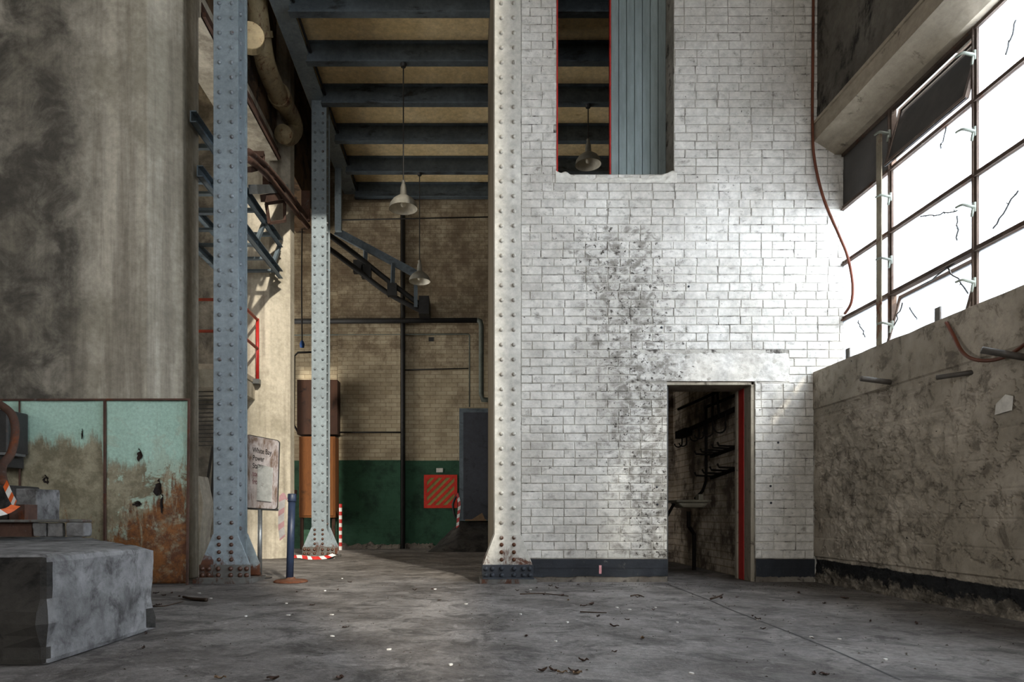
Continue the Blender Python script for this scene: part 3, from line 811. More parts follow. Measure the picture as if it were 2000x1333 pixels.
# raised platform with handrail against the far pier
pf = thing('platform', (-3.7, 9.9, 2.4), 'concrete platform with red pipe handrail fixed to the far pier', 'platform')
bm = bmesh.new(); box(bm, -4.6, -3.28, 9.46, 10.5, 2.45, 2.77); rough(bm, .004, 8, 3, .01); obj('slab', bm, M['pier'], pf)
bm = bmesh.new(); box(bm, -4.6, -3.27, 9.45, 10.5, 2.70, 2.775); obj('slab_lip', bm, M['soffit'], pf)
def rail(pts, nm='rail', r=.022, mt='rail_red'):
    bm = bmesh.new(); tube(bm, pts, r, 8); obj(nm, bm, M[mt], pf, smooth=True)
rail([(-4.6, 9.5, 3.68), (-3.22, 9.5, 3.68)]); rail([(-4.6, 9.5, 3.24), (-3.22, 9.5, 3.24)])
rail([(-3.22, 9.5, 3.68), (-3.22, 10.42, 3.66)]); rail([(-3.22, 9.5, 3.24), (-3.22, 10.42, 3.22)])
for y in (9.5, 10.42): rail([(-3.22, y, 2.72), (-3.22, y, 3.68)], 'rail_post', .026, 'red')
bm = bmesh.new(); box(bm, -3.29, -3.18, 10.36, 10.46, 2.68, 2.75); obj('post_foot', bm, M['galv'], pf)
for k in range(14):
    bm = bmesh.new(); bar(bm, (-4.5, 9.7 + k * .035, 2.42 - k * .055), (-3.4, 9.7 + k * .035, 2.44 - k * .055), .02, .012); obj('grating_bar', bm, M['dark_metal'], pf)

# ------------------------------------------------------------------ turquoise rusted sheet
st = thing('steel_sheet', (-3.6, 6.62, 0), 'rusted turquoise steel sheet of riveted panels standing against the concrete pier', 'sheet')
xs = [-5.2, PX(40, 900, -1).x if False else P(40, 900, 6.62).x, P(206, 900, 6.62).x, P(371, 900, 6.62).x]
PAN = []
for k, (a, b) in enumerate(zip(xs, xs[1:])):
    bm = bmesh.new()
    grid(bm, lambda u, v: (a + .003 + u * (b - a - .006) - (.045 * (1 - v) if k == 2 and u == 1 else 0) + .004 * noise.noise(Vector((u, v * 4, k))), 6.62 + .012 * noise.fractal(Vector((a + u * (b - a), v * 2, 4)) * 1.5, 1, 2, 3), .012 + v * 1.775), 40, 60)
    ex = bmesh.ops.extrude_face_region(bm, geom=bm.faces[:])
    bmesh.ops.translate(bm, vec=(0, .006, 0), verts=[q for q in ex['geom'] if isinstance(q, bmesh.types.BMVert)])
    pn = obj('panel', bm, M['sheet'], st, smooth=True); PAN.append(pn)
for k, x in enumerate(xs[1:]):
    bm = bmesh.new(); bar(bm, (x - (.022 if k == 2 else 0), 6.607, .0), (x + (.0 if k < 2 else -.004), 6.607, 1.79), .02 if k else .008, .02); obj('seam_angle', bm, M['rusty'], st)
bm = bmesh.new(); bar(bm, (xs[0], 6.615, 1.79), (xs[-1], 6.615, 1.797), .03, .018); rough(bm, .003, 20, 0); obj('top_edge', bm, M['rusty'], st)
hole_mat = grunge('torn_metal', '1d1613', '2a1d15', bump=.3)
for (x, y, rx, rz) in ((88, 938, .035, .05), (272, 890, .03, .07), (308, 955, .06, .10), (268, 985, .05, .03), (160, 848, .012, .06), (316, 985, .02, .12)):
    q = P(x, y, 6.60); bm = bmesh.new()
    rr = random.Random(x)
    ring = [bm.verts.new((q.x + rx * math.cos(a) * rr.uniform(.4, 1.1), 6.603, q.z + rz * math.sin(a) * rr.uniform(.4, 1.1))) for a in (k * 2 * math.pi / 14 for k in range(14))]
    c = bm.verts.new((q.x, 6.618, q.z))
    for k in range(14): bm.faces.new((ring[k], ring[(k + 1) % 14], c))
    obj('puncture', bm, hole_mat, PAN[2 if x > 206 else 1])
    bm = bmesh.new()
    bm.faces.new([bm.verts.new(p) for p in ((q.x - rx, 6.605, q.z + rz * .3), (q.x - rx * .2, 6.58, q.z + rz * .8), (q.x + rx * .3, 6.604, q.z + rz * .6))])
    obj('torn_flap', bm, M['sheet'], PAN[2 if x > 206 else 1])

# ------------------------------------------------------------------ foreground concrete block and what lies on it
bm = bmesh.new()
prism(bm, [(-4.6, 3.03), (-1.87, 3.03), (-1.835, 3.9), (-3.22, 5.72), (-4.6, 5.9)], 'z', 0, .492)
rough(bm, 0, 1, 0, .03)
for _ in range(4):
    bmesh.ops.subdivide_edges(bm, edges=[e for e in bm.edges if e.calc_length() > .07], cuts=1, use_grid_fill=True)
    bmesh.ops.triangulate(bm, faces=[f for f in bm.faces if len(f.verts) > 4])
bm.normal_update()
for v in bm.verts:
    n = v.normal.copy()
    a = .012 * noise.fractal(v.co * 4, 1, 2, 5)
    if n.y < -.5 and v.co.z < .47:
        a += -.05 * max(0, noise.fractal(v.co * 3.2 + Vector((4, 0, 0)), 1, 2, 4)) - .03
    ee = (v.co - Vector((-1.95, 3.03, .2))).length
    if ee < .11: a -= .10 * (1 - ee / .11)
    v.co += Vector((n.x, n.y, n.z if v.co.z > .01 else 0)) * a
po = obj('concrete_plinth', bm, M['concrete'], smooth=False)
po.data.materials.append(M['dark_concrete'])      # the broken front face takes a darker concrete
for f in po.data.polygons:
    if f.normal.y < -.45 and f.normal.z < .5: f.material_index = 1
tag(po, 'broken grey concrete plinth in the left foreground', 'plinth')
mk = thing('machine_bed', P(60, 1046, 4.9), 'flat rusty steel bed plate lying across the foreground concrete plinth', 'machine bed')
def pbox(x0, x1, y0, y1, Y, depth):
    a, b = P(x0, y1, Y), P(x1, y0, Y); bm = bmesh.new(); box(bm, a.x, b.x, Y, Y + depth, a.z, b.z); return bm
a, b, b2 = P(-90, 1021, 4.85), P(160, 1016, 4.85), P(45, 1016, 4.85)
bm = bmesh.new(); prism(bm, [(a.x, 4.85), (b.x, 4.85), (b.x, 4.98), (b2.x, 5.0), (b2.x, 5.65), (a.x, 5.65)], 'z', a.z, b.z); obj('top_plate', bm, M['base_plate'], mk, bevel=.006)
bm = pbox(-90, 62, 1021, 1049, 4.93, .04); obj('web_plate', bm, M['rusty'], mk)
for (x0, x1) in ((64, 90), (92, 122)):
    bm = pbox(x0, x1, 1022, 1049, 4.88, .04); rough(bm, .008, 14, 3, .008); obj('packing_block', bm, M['concrete'], mk)
bm = pbox(128, 165, 1021.5, 1049, 4.83, .1); rough(bm, .005, 12, 3, .01); tag(obj('concrete_cube', bm, M['concrete']), 'small pale concrete cube under the end of the bed plate', 'block')
bm = pbox(30, 72, 955, 1016, 5.3, .3); rough(bm, .006, 10, 3, .008); tag(obj('concrete_upstand', bm, M['concrete']), 'upright grey concrete stub standing behind the striped orange tape', 'block')
bm = pbox(18, 48, 986, 1016, 5.1, .15); tag(obj('rusty_bracket', bm, M['rusty']), 'small rusty steel bracket standing on the bed plate', 'bracket')
bm = pbox(-60, 14, 948, 1016, 5.2, .4); rough(bm, .006, 10, 3, .01); tag(obj('machine_casting', bm, M['dark_concrete']), 'grey machine casting at the left edge above the bed plate', 'machine')
sw = thing('switch_box', P(0, 890, 6.3), 'grey metal switch box at the left edge with a bent pipe', 'switch box')
bm = pbox(-70, 15, 800, 886, 6.3, .30); obj('box_body', bm, M['dark_metal'], sw, bevel=.015)
bm = pbox(-70, 9, 889.5, 912, 6.33, .27); obj('box_neck', bm, M['dark_metal'], sw)
bm = pbox(-70, 17, 884, 889, 6.28, .24); obj('box_lip', bm, M['galv'], sw)
bm = bmesh.new(); tube(bm, [P(-40, 770, 6.2), P(2, 792, 6.15), P(24, 812, 6.1), P(30, 845, 6.05), P(22, 885, 5.95), P(6, 908, 5.8), P(3, 925, 5.6), P(8, 946, 5.4)], .035, 10, True); obj('conduit', bm, M['rusty'], sw, smooth=True)

def tape(name, pts, w, label, mats, nrm=(0, -1, 0), n=5, seg=.1, group=None, twist=0):
    """striped barrier tape: alternate coloured stripes along a path"""
    path = smooth_path(pts, n)
    t = thing(name, path[-1], label, 'tape', group)
    bands = {}; nv = Vector(nrm); L = 0; dense = []
    for a, b in zip(path, path[1:]):
        m = max(1, int((b - a).length / (seg / 4)))
        dense += [a.lerp(b, k / m) for k in range(m)]
    dense.append(path[-1])
    for a, b in zip(dense, dense[1:]):
        d = b - a
        s = d.cross(nv).normalized() * w / 2; sk = d.normalized() * w * .35; off = nv.normalized() * .002
        k = int(L / seg)
        bands.setdefault(k, []).append((a, b, s, sk, off)); L += d.length
    for k, qs in bands.items():
        bm = bmesh.new(); prev = None
        for (a, b, s, sk, off) in qs:
            for p in ((a, b) if prev is None else (b,)):
                r4 = [bm.verts.new(x) for x in (p - s - sk, p + s + sk, p + s + sk + off, p - s - sk + off)]
                if prev:
                    for j in range(4): bm.faces.new((prev[j], prev[(j + 1) % 4], r4[(j + 1) % 4], r4[j]))
                else: bm.faces.new(r4)
                prev = r4
        bm.faces.new(prev[::-1])
        obj('stripe', bm, M[mats[k % 2]], t)
    return t
tape('barrier_tape', [P(10, 945, 5.05), P(20, 968, 5.02), P(30, 986, 5.0)], .045, 'orange and white barrier tape hanging from the bent pipe', ('tape_orange', 'tape_white'), seg=.045)
tape('barrier_tape', [P(31, 988, 4.98), P(14, 998, 4.95), P(-20, 1006, 4.9)], .05, 'orange and white barrier tape end lying toward the left edge', ('tape_orange', 'tape_white'), seg=.07)

# ------------------------------------------------------------------ sign, stanchion, tapes
SY = 7.32
sg = thing('information_sign', P(507, 1130, SY), 'weathered white information sign on a steel pole beside the riveted column', 'sign')
bm = bmesh.new(); tube(bm, [P(507, 1130, SY), P(508, 996, SY)], .024, 12); obj('pole', bm, M['galv'], sg, smooth=True)
bm = bmesh.new(); lathe(bm, [(0, 0), (.13, 0), (.13, .012), (.03, .02), (0, .02)], (P(507, 1130, SY).x, SY, 0), 20); obj('foot', bm, M['dark_metal'], sg)
# board frame: corners from the photo; right side slightly nearer
q00, q10, q11, q01 = P(482, 992, SY + .03), P(541, 995, SY - .06), P(545, 862, SY - .06), P(483, 850, SY + .03)
ex = (q10 - q00); ez = (q01 - q00); nrm = ex.cross(ez).normalized()
if nrm.y > 0: nrm = -nrm
def onboard(u, v, h=0.0): return q00.lerp(q10, u).lerp(q01.lerp(q11, u), v) + nrm * h
def rounded(u0, u1, v0, v1, r, n=5):
    out = []
    ru, rv = r / .33, r / .77
    for (cu, cv, a0) in ((u1 - ru, v1 - rv, 0), (u0 + ru, v1 - rv, 90), (u0 + ru, v0 + rv, 180), (u1 - ru, v0 + rv, 270)):
        for k in range(n + 1):
            a = math.radians(a0 + 90 * k / n); out.append((cu + ru * math.cos(a), cv + rv * math.sin(a)))
    return out
def board(pts, h0, h1):
    bm = bmesh.new(); A = [bm.verts.new(onboard(u, v, h0)) for u, v in pts]; Bv = [bm.verts.new(onboard(u, v, h1)) for u, v in pts]
    bm.faces.new(A); bm.faces.new(Bv[::-1]); n = len(pts)
    for i in range(n): bm.faces.new((A[i], Bv[i], Bv[(i + 1) % n], A[(i + 1) % n]))
    return bm
sign_face = grunge('sign_face', 'c0b7b6', 'a79d96', '6a5341', .47, dscale=5.5, dsoft=.13, bump=.1, dstretch=(2, 2, .7))
obj('board', board(rounded(0, 1, 0, 1, .03), 0, .012), sign_face, sg)
obj('rim', board(rounded(-.02, 1.02, -.01, 1.01, .035), -.012, 0), M['dark_metal'], sg)
bm = bmesh.new(); bar(bm, onboard(-.02, -.01, -.01), onboard(1.05, -.01, -.01), .03, .025); obj('holder', bm, M['dark_metal'], sg)
nt = obj('notice', board([(.38, .11), (.84, .10), (.86, .595), (.39, .62)], .014, .03), M['paper'], sg)
def lettering(body, u, v, size, mat):
    cu = bpy.data.curves.new('txt', 'FONT'); cu.body = body; cu.size = size; cu.extrude = .0008; cu.offset = .0009
    to = bpy.data.objects.new('txt', cu); C.objects.link(to)
    bpy.context.view_layer.update()
    me = bpy.data.meshes.new_from_object(to.evaluated_get(bpy.context.evaluated_depsgraph_get()))
    bpy.data.objects.remove(to)
    X = ex.normalized(); Zv = (ez - X * ez.dot(X)).normalized(); o0 = onboard(u, v, .0135)
    # the board is a sheared quad: lay the letters on it through its own axes
    for q in me.vertices:
        x, y, zz = q.co
        q.co = onboard(u + x * .62 / ex.length, v + y / ez.length, .0135 + zz) - o0
    me.materials.clear(); me.materials.append(mat)
    return place('lettering', me, o0, sg)
lettering('White Bay', .20, .775, .082, M['letter'])
lettering('Power', .20, .665, .082, M['letter'])
lettering('Sta', .20, .555, .082, M['letter'])
lettering('tou', .20, .445, .082, M['letter_pink'])
lettering('fro', .20, .335, .082, M['letter_pink'])
# leaning dark frame left of the column, by the lit pier
lf = thing('easel_frame', P(405, 990, 8.2), 'thin dark metal frame leaning in the gap left of the near column', 'frame')
for (a, b) in (((397, 990), (416, 872)), ((412, 992), (420, 872)), ((396, 991), (424, 994))):
    bm = bmesh.new(); bar(bm, P(*a, 8.2), P(*b, 8.2), .025, .025); obj('frame_bar', bm, M['dark_metal'], lf)
bm = bmesh.new(); bar(bm, P(396, 992, 8.2), Vector((P(396, 992, 8.2).x, 8.35, 0)), .025, .025); obj('leg', bm, M['dark_metal'], lf)
bm = bmesh.new(); bar(bm, P(420, 992, 8.2), Vector((P(420, 992, 8.2).x, 8.35, 0)), .025, .025); obj('leg', bm, M['dark_metal'], lf)

c = PZ(559, 1141); c.y += .17
sn = thing('stanchion', (c.x, c.y, 0), 'dark blue barrier post on a round rusty base', 'stanchion')
bm = bmesh.new(); lathe(bm, [(0, 0), (.168, 0), (.17, .012), (.15, .024), (.05, .032), (.04, .05), (0, .05)], (c.x, c.y, 0), 36); obj('base', bm, M['rust_disc'], sn, smooth=True)
bm = bmesh.new(); tube(bm, [(c.x - .01, c.y, .03), (c.x + .012, c.y, .86)], .037, 18); obj('post', bm, M['blue_post'], sn, smooth=True)
bm = bmesh.new(); lathe(bm, [(0, .81), (.042, .81), (.044, .82), (.044, .885), (.038, .892), (0, .892)], (c.x + .012, c.y, 0), 20); obj('head', bm, M['blue_post'], sn, smooth=True)
hx = c.x - .03
tape('barrier_tape', [(hx, c.y - .05, .86), (hx - .04, c.y - .05, .84), (hx - .055, c.y - .04, .6), (hx - .045, c.y - .03, .44)], .06, 'faded red and white tape hanging from the blue barrier post', ('tape_red_faded', 'tape_white_faded'), seg=.07)
fy = 10.58
tape('barrier_tape', [Vector((-2.74, fy + .0, .03)), Vector((-2.62, fy - .05, .04)), Vector((-2.4, fy - .12, .02)), Vector((-2.2, fy - .08, .03)), Vector((-2.08, fy - .0, .07))], .06, 'red and white tape lying around the foot of the far column', ('tape_red', 'tape_white'), nrm=(0, -.8, .6), seg=.09)
# striped post behind, striped tape by the hatched sign
b0 = P(665, 1062, 13.3)
sp = thing('striped_post', (b0.x, 13.3, 0), 'thin red and white striped post standing by the green wall', 'post')
for k in range(12):
    bm = bmesh.new(); tube(bm, [(b0.x, 13.3, .0 + k * .075), (b0.x, 13.3, .075 + k * .075)], .03, 10); obj('stripe', bm, M['tape_red' if k % 2 else 'tape_white'], sp)
tape('barrier_tape', [P(893, 965, 13.6), P(897, 985, 13.6), P(895, 1010, 13.6), P(893, 1040, 13.6)], .05, 'red and white tape hanging by the dark door', ('tape_red', 'tape_white'), seg=.08)
bm = bmesh.new(); tube(bm, [P(893, 966, 13.7), P(885, 985, 13.7), P(888, 1008, 13.7), P(894, 1012, 13.7), P(892, 1045, 13.7)], .022, 8, True)
tag(obj('black_hose', bm, M['pipe_dark'], smooth=True), 'short black hose looped on the green wall by the door', 'hose')

# ------------------------------------------------------------------ far wall fittings
def wbox(x0, x1, y0, y1, Y, depth): return pbox(x0, x1, y0, y1, Y, depth)
hz = thing('hazard_panel', P(860, 992, BY - .02), 'square panel with red border and diagonal red and olive stripes on green wall', 'panel')
obj('backing', wbox(828, 893, 928, 993, BY - .02, .02), M['olive'], hz)
a, b = P(828, 993, BY - .02), P(893, 928, BY - .02)
for (x0, x1, z0, z1) in ((a.x, b.x, a.z, a.z + .06), (a.x, b.x, b.z - .06, b.z), (a.x, a.x + .06, a.z + .06, b.z - .06), (b.x - .06, b.x, a.z + .06, b.z - .06)):
    bm = bmesh.new(); box(bm, x0, x1, BY - .026, BY - .02, z0, z1); obj('border', bm, M['sign_red'], hz)
X0, X1, Z0, Z1 = a.x + .06, b.x - .06, a.z + .06, b.z - .06
for k in range(-5, 6):        # diagonal stripes clipped to the panel
    c0_ = k * .16
    poly = []
    bmx = bmesh.new()
    cx, cz = (X0 + X1) / 2, (Z0 + Z1) / 2
    pts = [(-1, -1 + c0_), (1, 1 + c0_), (1, 1 + c0_ + .08), (-1, -1 + c0_ + .08)]
    pts = [(cx + p, cz + q) for p, q in pts]
    for (ax, val, sgn) in ((0, X0, 1), (0, X1, -1), (1, Z0, 1), (1, Z1, -1)):
        out = []
        for i in range(len(pts)):
            p, q = pts[i], pts[(i + 1) % len(pts)]
            ip, iq = (p[ax] - val) * sgn >= 0, (q[ax] - val) * sgn >= 0
            if ip: out.append(p)
            if ip != iq:
                t = (val - p[ax]) / (q[ax] - p[ax]); out.append((p[0] + (q[0] - p[0]) * t, p[1] + (q[1] - p[1]) * t))
        pts = out
        if len(pts) < 3: break
    if len(pts) >= 3:
        prism(bmx, pts, 'y', BY - .025, BY - .02); obj('stripe', bmx, M['sign_red'], hz)
    else: bmx.free()
tag(obj('wall_plate', wbox(852, 865, 915, 923, BY - .02, .02), M['white']), 'small white plate above the hatched panel', 'plate')
dr = thing('door_1', P(930, 1018, BY), '', ''); del dr['label']; del dr['category']; dr['kind'] = 'structure'
obj('door_frame', wbox(897, 960, 798, 1018, BY - .06, .06), M['beam'], dr)
obj('door_leaf', wbox(905, 962, 806, 1016, BY - .075, .02), M['cabinet_dark'] if False else M['door_dark'], dr)
obj('upper_panel', wbox(909, 962, 815, 908, BY - .085, .012), M['door_dark'], dr)
obj('lower_panel', wbox(909, 962, 914, 1008, BY - .085, .012), M['door_dark'], dr)
# dirt ramp up to that door
bm = bmesh.new()
def ramp(u, v):
    x = -.75 + u * 1.2; y = BY - .004 - 1.3 * (1 - v)
    h = .56 * min(1, max(0, (x + .72) / .52)) * v ** .8
    return (x, y, h + .03 * noise.fractal(Vector((x * 3, y * 3, 0)), 1, 2, 4) * (0 < u < 1) * (0 < v) * min(1, h * 5))
grid(bm, ramp, 24, 24); tag(obj('dirt_ramp', bm, M['dark_concrete'], smooth=True), 'sloping heap of dirt leading up to the dark far door', 'ramp')
bm = bmesh.new(); q = P(930, 1014, 13.6); box(bm, q.x - .22, q.x + .2, 13.55, 13.7, q.z - .04, q.z - .01); prism(bm, [(q.x - .1, q.z - .02), (q.x + .12, q.z + .12), (q.x + .18, q.z - .02)], 'y', 13.6, 13.63)
tag(obj('cardboard_scrap', bm, M['leaf_tan']), 'torn tan cardboard scrap at the foot of the dark door', 'cardboard')
def wire(name, pts, r, mt, label, cat='pipe', curve=False, n=10):
    bm = bmesh.new(); tube(bm, pts, r, n, curve); return tag(obj(name, bm, M[mt], smooth=True), label, cat)
wire('horizontal_pipe', [P(575, 628, 13.7), P(932, 626, 13.7)], .052, 'pipe_dark', 'thick black pipe running level across the far wall')
wire('drain_pipe', [P(932, 626, 13.7), P(938, 628, 13.7), P(940, 636, 13.7), P(940, 770, 13.7), P(943, 781, 13.7), P(965, 783, 13.7)], .052, 'pipe_green', 'grey-green drain pipe dropping beside the dark far door')
wire('conduit', [P(575, 655, 13.82), P(915, 653, 13.82), P(917, 655, 13.82), P(917, 795, 13.82)], .014, 'pipe_green', 'thin grey conduit under the black pipe dropping to the door', 'conduit')
wire('conduit', [P(790, 723, 13.85), P(915, 720, 13.85)], .012, 'pipe_dark', 'short thin conduit on the cream wall above the hatched panel', 'conduit')
wire('conduit', [P(658, 845, 13.7), P(783, 845, 13.7)], .016, 'pipe_dark', 'thin dark conduit on the cream wall just above the green paint', 'conduit')
wire('wire', [P(668, 430, 13.0), P(957, 424, 13.0)], .012, 'pipe_dark', 'taut black wire crossing under the ceiling beams', 'wire', n=6)
wire('downpipe', [P(787, 395, 13.8), P(787, 1072, 13.8)], .042, 'pipe_dark', 'tall dark vertical downpipe on the far wall')
wire('conduit', [P(618, 688, 13.6), P(582, 689, 13.6), P(575, 696, 13.6), P(574, 830, 13.6), P(582, 845, 13.6)], .02, 'pipe_dark', 'dark bent conduit beside the brown cupboard', 'conduit')
sk = thing('socket_drop', P(590, 680, 13.55), 'small blue plastic socket hanging on a thin black cable', 'socket')
bm = bmesh.new(); lathe(bm, [(0, 0), (.04, .01), (.05, .07), (.03, .13), (.012, .15), (0, .15)], P(590, 680, 13.55), 14)
obj('socket', bm, grunge('blue_plastic', '3a5f9c', '2f4d80', bump=.05), sk, smooth=True)
bm = bmesh.new(); tube(bm, [P(590, 440, 13.66), P(589, 560, 13.58), P(590, 668, 13.55)], .016, 6); obj('cable', bm, M['pipe_dark'], sk)
bm = wbox(822, 840, 660, 667, BY - .01, .02); tag(obj('wall_vent', wbox(837, 847, 659, 667, BY - .012, .012), M['pipe_dark']), 'small black square vent in the cream wall', 'vent'); bm.free()
# pilaster on the left half of the far wall and dado ledge
bm = wbox(660, 782, 395, 1074, BY - .09, .09); obj('pilaster', bm, M['back'], wall_back)
for (x0, x1, yy) in ((662, 783, BY - .105), (791, 868, BY - .02)):
    bm = bmesh.new(); a, b = P(x0, 1074, BY).x, P(x1, 1074, BY).x
    grid(bm, lambda u, v: (a + u * (b - a), yy - .03 * (1 - v) - .02 * abs(noise.fractal(Vector((u * 9, v * 2, x0)), 1, 2, 4)), v * (.10 + .07 * noise.fractal(Vector((u * 7, 1, x0)), 1, 2, 4))), 40, 5)
    obj('crumbled_skirting', bm, M['plinth'], wall_back)
cb = thing('wooden_cupboard', P(620, 1012, 13.4), 'tall orange-brown wooden cupboard half hidden behind the far column', 'cupboard')
obj('carcass', wbox(584, 655, 853, 1012, 13.45, .4), M['cabinet'], cb, bevel=.01)
obj('door', wbox(588, 617, 857, 1008, 13.43, .02), M['cabinet'], cb); obj('door', wbox(621, 651, 857, 1008, 13.43, .02), M['cabinet'], cb)
for x in (586, 648):
    a = P(x, 1012, 13.5); bm = bmesh.new(); box(bm, a.x, a.x + .06, 13.5, 13.56, 0, a.z); obj('leg', bm, M['cabinet_dark'], cb)
bm = wbox(580, 659, 742, 849, 13.5, .39); tag(obj('brown_wall_box', bm, M['cabinet_dark'], bevel=.004), 'dark brown box on the wall above the orange cupboard', 'box')
bm = bmesh.new(); a, b = PZ(576, 1076), P(574, 958, 12.9); bar(bm, (a.x, 12.4, .0), (b.x, 12.9, b.z), .12, .03, (0, 1, 0)); tag(obj('leaning_plank', bm, M['cabinet_dark']), 'dark wooden plank leaning beside the sunlit pier', 'plank')
bm = wbox(572, 612, 318, 445, 13.6, .25); tag(obj('rusty_wall_panel', bm, M['soot']), 'dark rusty panel high on the far wall left of the column', 'panel')

# pendant lamps
def lamp(px, py, Y, label):
    top = Vector((P(px, py, Y).x, Y + .058, 7.10)); c = P(px, py, Y); c.y = Y + .058
    t = thing('pendant_lamp', (c.x, c.y, c.z), label, 'lamp', 'pendant lamps under the passage ceiling')
    bm = bmesh.new(); tube(bm, [top, (c.x, c.y, c.z + .38)], .009, 8); obj('cord', bm, M['dark_metal'], t)
    bm = bmesh.new(); lathe(bm, [(0, .04), (.05, .04), (.035, .0), (0, 0)], (top.x, top.y, top.z - .045), 14); obj('ceiling_rose', bm, M['dark_metal'], t)
    bm = bmesh.new(); lathe(bm, [(0, .40), (.022, .40), (.03, .38), (.022, .36), (.03, .34), (.042, .30), (.05, .19), (.07, .165)], c, 20); obj('cap', bm, M['shade_out'], t, smooth=True)
    bm = bmesh.new(); lathe(bm, [(.05, .185), (.09, .165), (.15, .12), (.19, .06), (.2, .0), (.203, -.004)], c, 36); shd = obj('shade', bm, M['shade_out'], t, smooth=True)
    bm = bmesh.new(); lathe(bm, [(.199, -.003), (.185, .055), (.145, .112), (.088, .155), (.0, .165)], c, 36); obj('reflector', bm, M['shade_in'], shd, smooth=True)
    bm = bmesh.new(); lathe(bm, [(0, .02), (.03, .03), (.04, .06), (.03, .1), (.02, .15), (0, .15)], c, 14); obj('bulb', bm, M['shade_in'], t, smooth=True)
lamp(787, 404, 9.65, 'dusty enamel pendant lamp hanging nearest under the ceiling beams')
lamp(819, 548, 12.75, 'enamel pendant lamp hanging lower in front of the black chute')
lamp(1150, 318, 10.62, 'dim pendant lamp seen through the tall opening in the brick wall')

# ------------------------------------------------------------------ tall opening: boarded sliding door with red edges
sd = thing('sliding_door', (1.85, 7.18, 4.12), 'grey sliding door of vertical boards in the tall wall opening', 'door')
x = P(1193, 0, 7.17).x
for k in range(7):
    bm = bmesh.new(); box(bm, x + k * .083 + .002, x + (k + 1) * .083 - .002, 7.17, 7.20, 4.13, 7.99); obj('board', bm, M['board'], sd, bevel=.006)
bm = bmesh.new(); box(bm, x - .012, x, 7.165, 7.215, 4.13, 7.99); obj('red_edge', bm, M['red'], sd)
bm = bmesh.new(); box(bm, x - .01, x + .575, 7.2, 7.22, 4.13, 7.99); obj('backing', bm, M['dark_metal'], sd)
bm = bmesh.new(); box(bm, OX0 + .001, OX0 + .014, WY + .0, WY + .06, 4.14, 8.0); tag(obj('red_edge_strip', bm, M['red']), 'thin red strip on the left edge of the tall opening', 'strip')

# ------------------------------------------------------------------ doorway frame and the little room behind
df = thing('door_2', (2.45, 7.0, 0), '', ''); del df['label']; del df['category']; df['kind'] = 'structure'
bm = bmesh.new(); box(bm, 2.862, DX1 + .004, WY + .02, 7.09, 0, DZ); obj('right_jamb', bm, M['timber'], df, bevel=.006)
bm = bmesh.new(); box(bm, 2.862, DX1 + .004, 7.10, 7.24, 0, DZ - .03); obj('red_jamb', bm, M['red'], df, bevel=.006)
bm = bmesh.new(); box(bm, 2.85, DX1 + .004, 7.25, 7.31, 0, DZ - .03); obj('inner_jamb', bm, M['timber'], df, bevel=.006)
bm = bmesh.new(); box(bm, DX0 - .004, DX0 + .03, WY + .06, 7.3, 0, DZ); obj('left_jamb', bm, M['dark_metal'], df, bevel=.006)
bm = bmesh.new(); box(bm, DX0, DX1, WY + .02, 7.3, DZ - .035, DZ + .004); obj('head', bm, M['timber'], df, bevel=.006)
ix = 2.90
hr = thing('hook_rail', PX(1340, 842, ix), 'iron rail with hanging hooks on the wall inside the doorway', 'hook rail')
bm = bmesh.new(); bar(bm, PX(1446, 795, ix), PX(1338, 843, ix), .03, .05); obj('rail', bm, M['hook'], hr)
bm = bmesh.new(); q = PX(1333, 846, ix); box(bm, q.x - .04, q.x + .05, q.y - .25, q.y + .2, q.z - .06, q.z + .04); obj('end_block', bm, M['hook'], hr)
for (px, py, s) in ((1417, 812, 1.3), (1392, 823, 1.2), (1375, 830, 1.15), (1365, 836, 1.1), (1341, 850, 1.0), (1332, 852, 1.0)):
    q = PX(px, py, ix - .03); bm = bmesh.new()
    R = .05 * s
    pts = [q + Vector((0, 0, .02)), q + Vector((0, 0, -.08 * s))]
    pts += [q + Vector((-.02 * 0 - R + R * math.cos(a), 0, -.10 * s - R * math.sin(a))) for a in (math.radians(d) for d in range(0, 200, 25))]
    tube(bm, pts, .009, 6, True); obj('hook', bm, M['hook'], hr)
wire('wall_pipe', [PX(1446, 769, ix), PX(1378, 796, ix), PX(1379, 800, ix), PX(1379, 940, ix), PX(1372, 960, ix), PX(1358, 974, ix)], .018, 'hook', 'dark pipe running down the room wall to the basin')
wire('wall_pipe', [PX(1405, 764, ix), PX(1325, 800, ix)], .018, 'hook', 'dark sloping pipe near the top of the doorway view')
for k, (x0, x1) in enumerate(((1394, 1391), (1400, 1404))):
    wire('drop_rod', [PX(x0, 750, ix - .05), PX(x1, 815, ix - .05)], .014, 'hook', ('left of two dark rods hanging to the hook rail', 'right of two dark rods hanging to the hook rail')[k], 'rod')
for j, (ybase, n) in enumerate(((880, 5), (922, 4))):
    pr = thing('peg_rack', PX(1412, ybase + 10, ix), ('upper iron peg rack on the wall inside the doorway', 'lower iron peg rack on the wall inside the doorway')[j], 'rack')
    bm = bmesh.new(); bar(bm, PX(1442, ybase - 8, 2.96), PX(1388, ybase + 12, 2.96), .02, .04); obj('back_bar', bm, M['hook'], pr)
    for k in range(n):
        q = PX(1440 - k * 48 / (n - 1), ybase - 7 + k * 16 / (n - 1), 2.96)
        bm = bmesh.new(); tube(bm, [q, q + Vector((-.20, 0, .01)), q + Vector((-.22, 0, .05))], .012, 6); obj('peg', bm, M['hook'], pr)
bs = thing('wash_basin', P(1345, 1000, 8.3), 'stained white wash basin inside the dark doorway', 'basin')
q = P(1345, 980, 8.3)
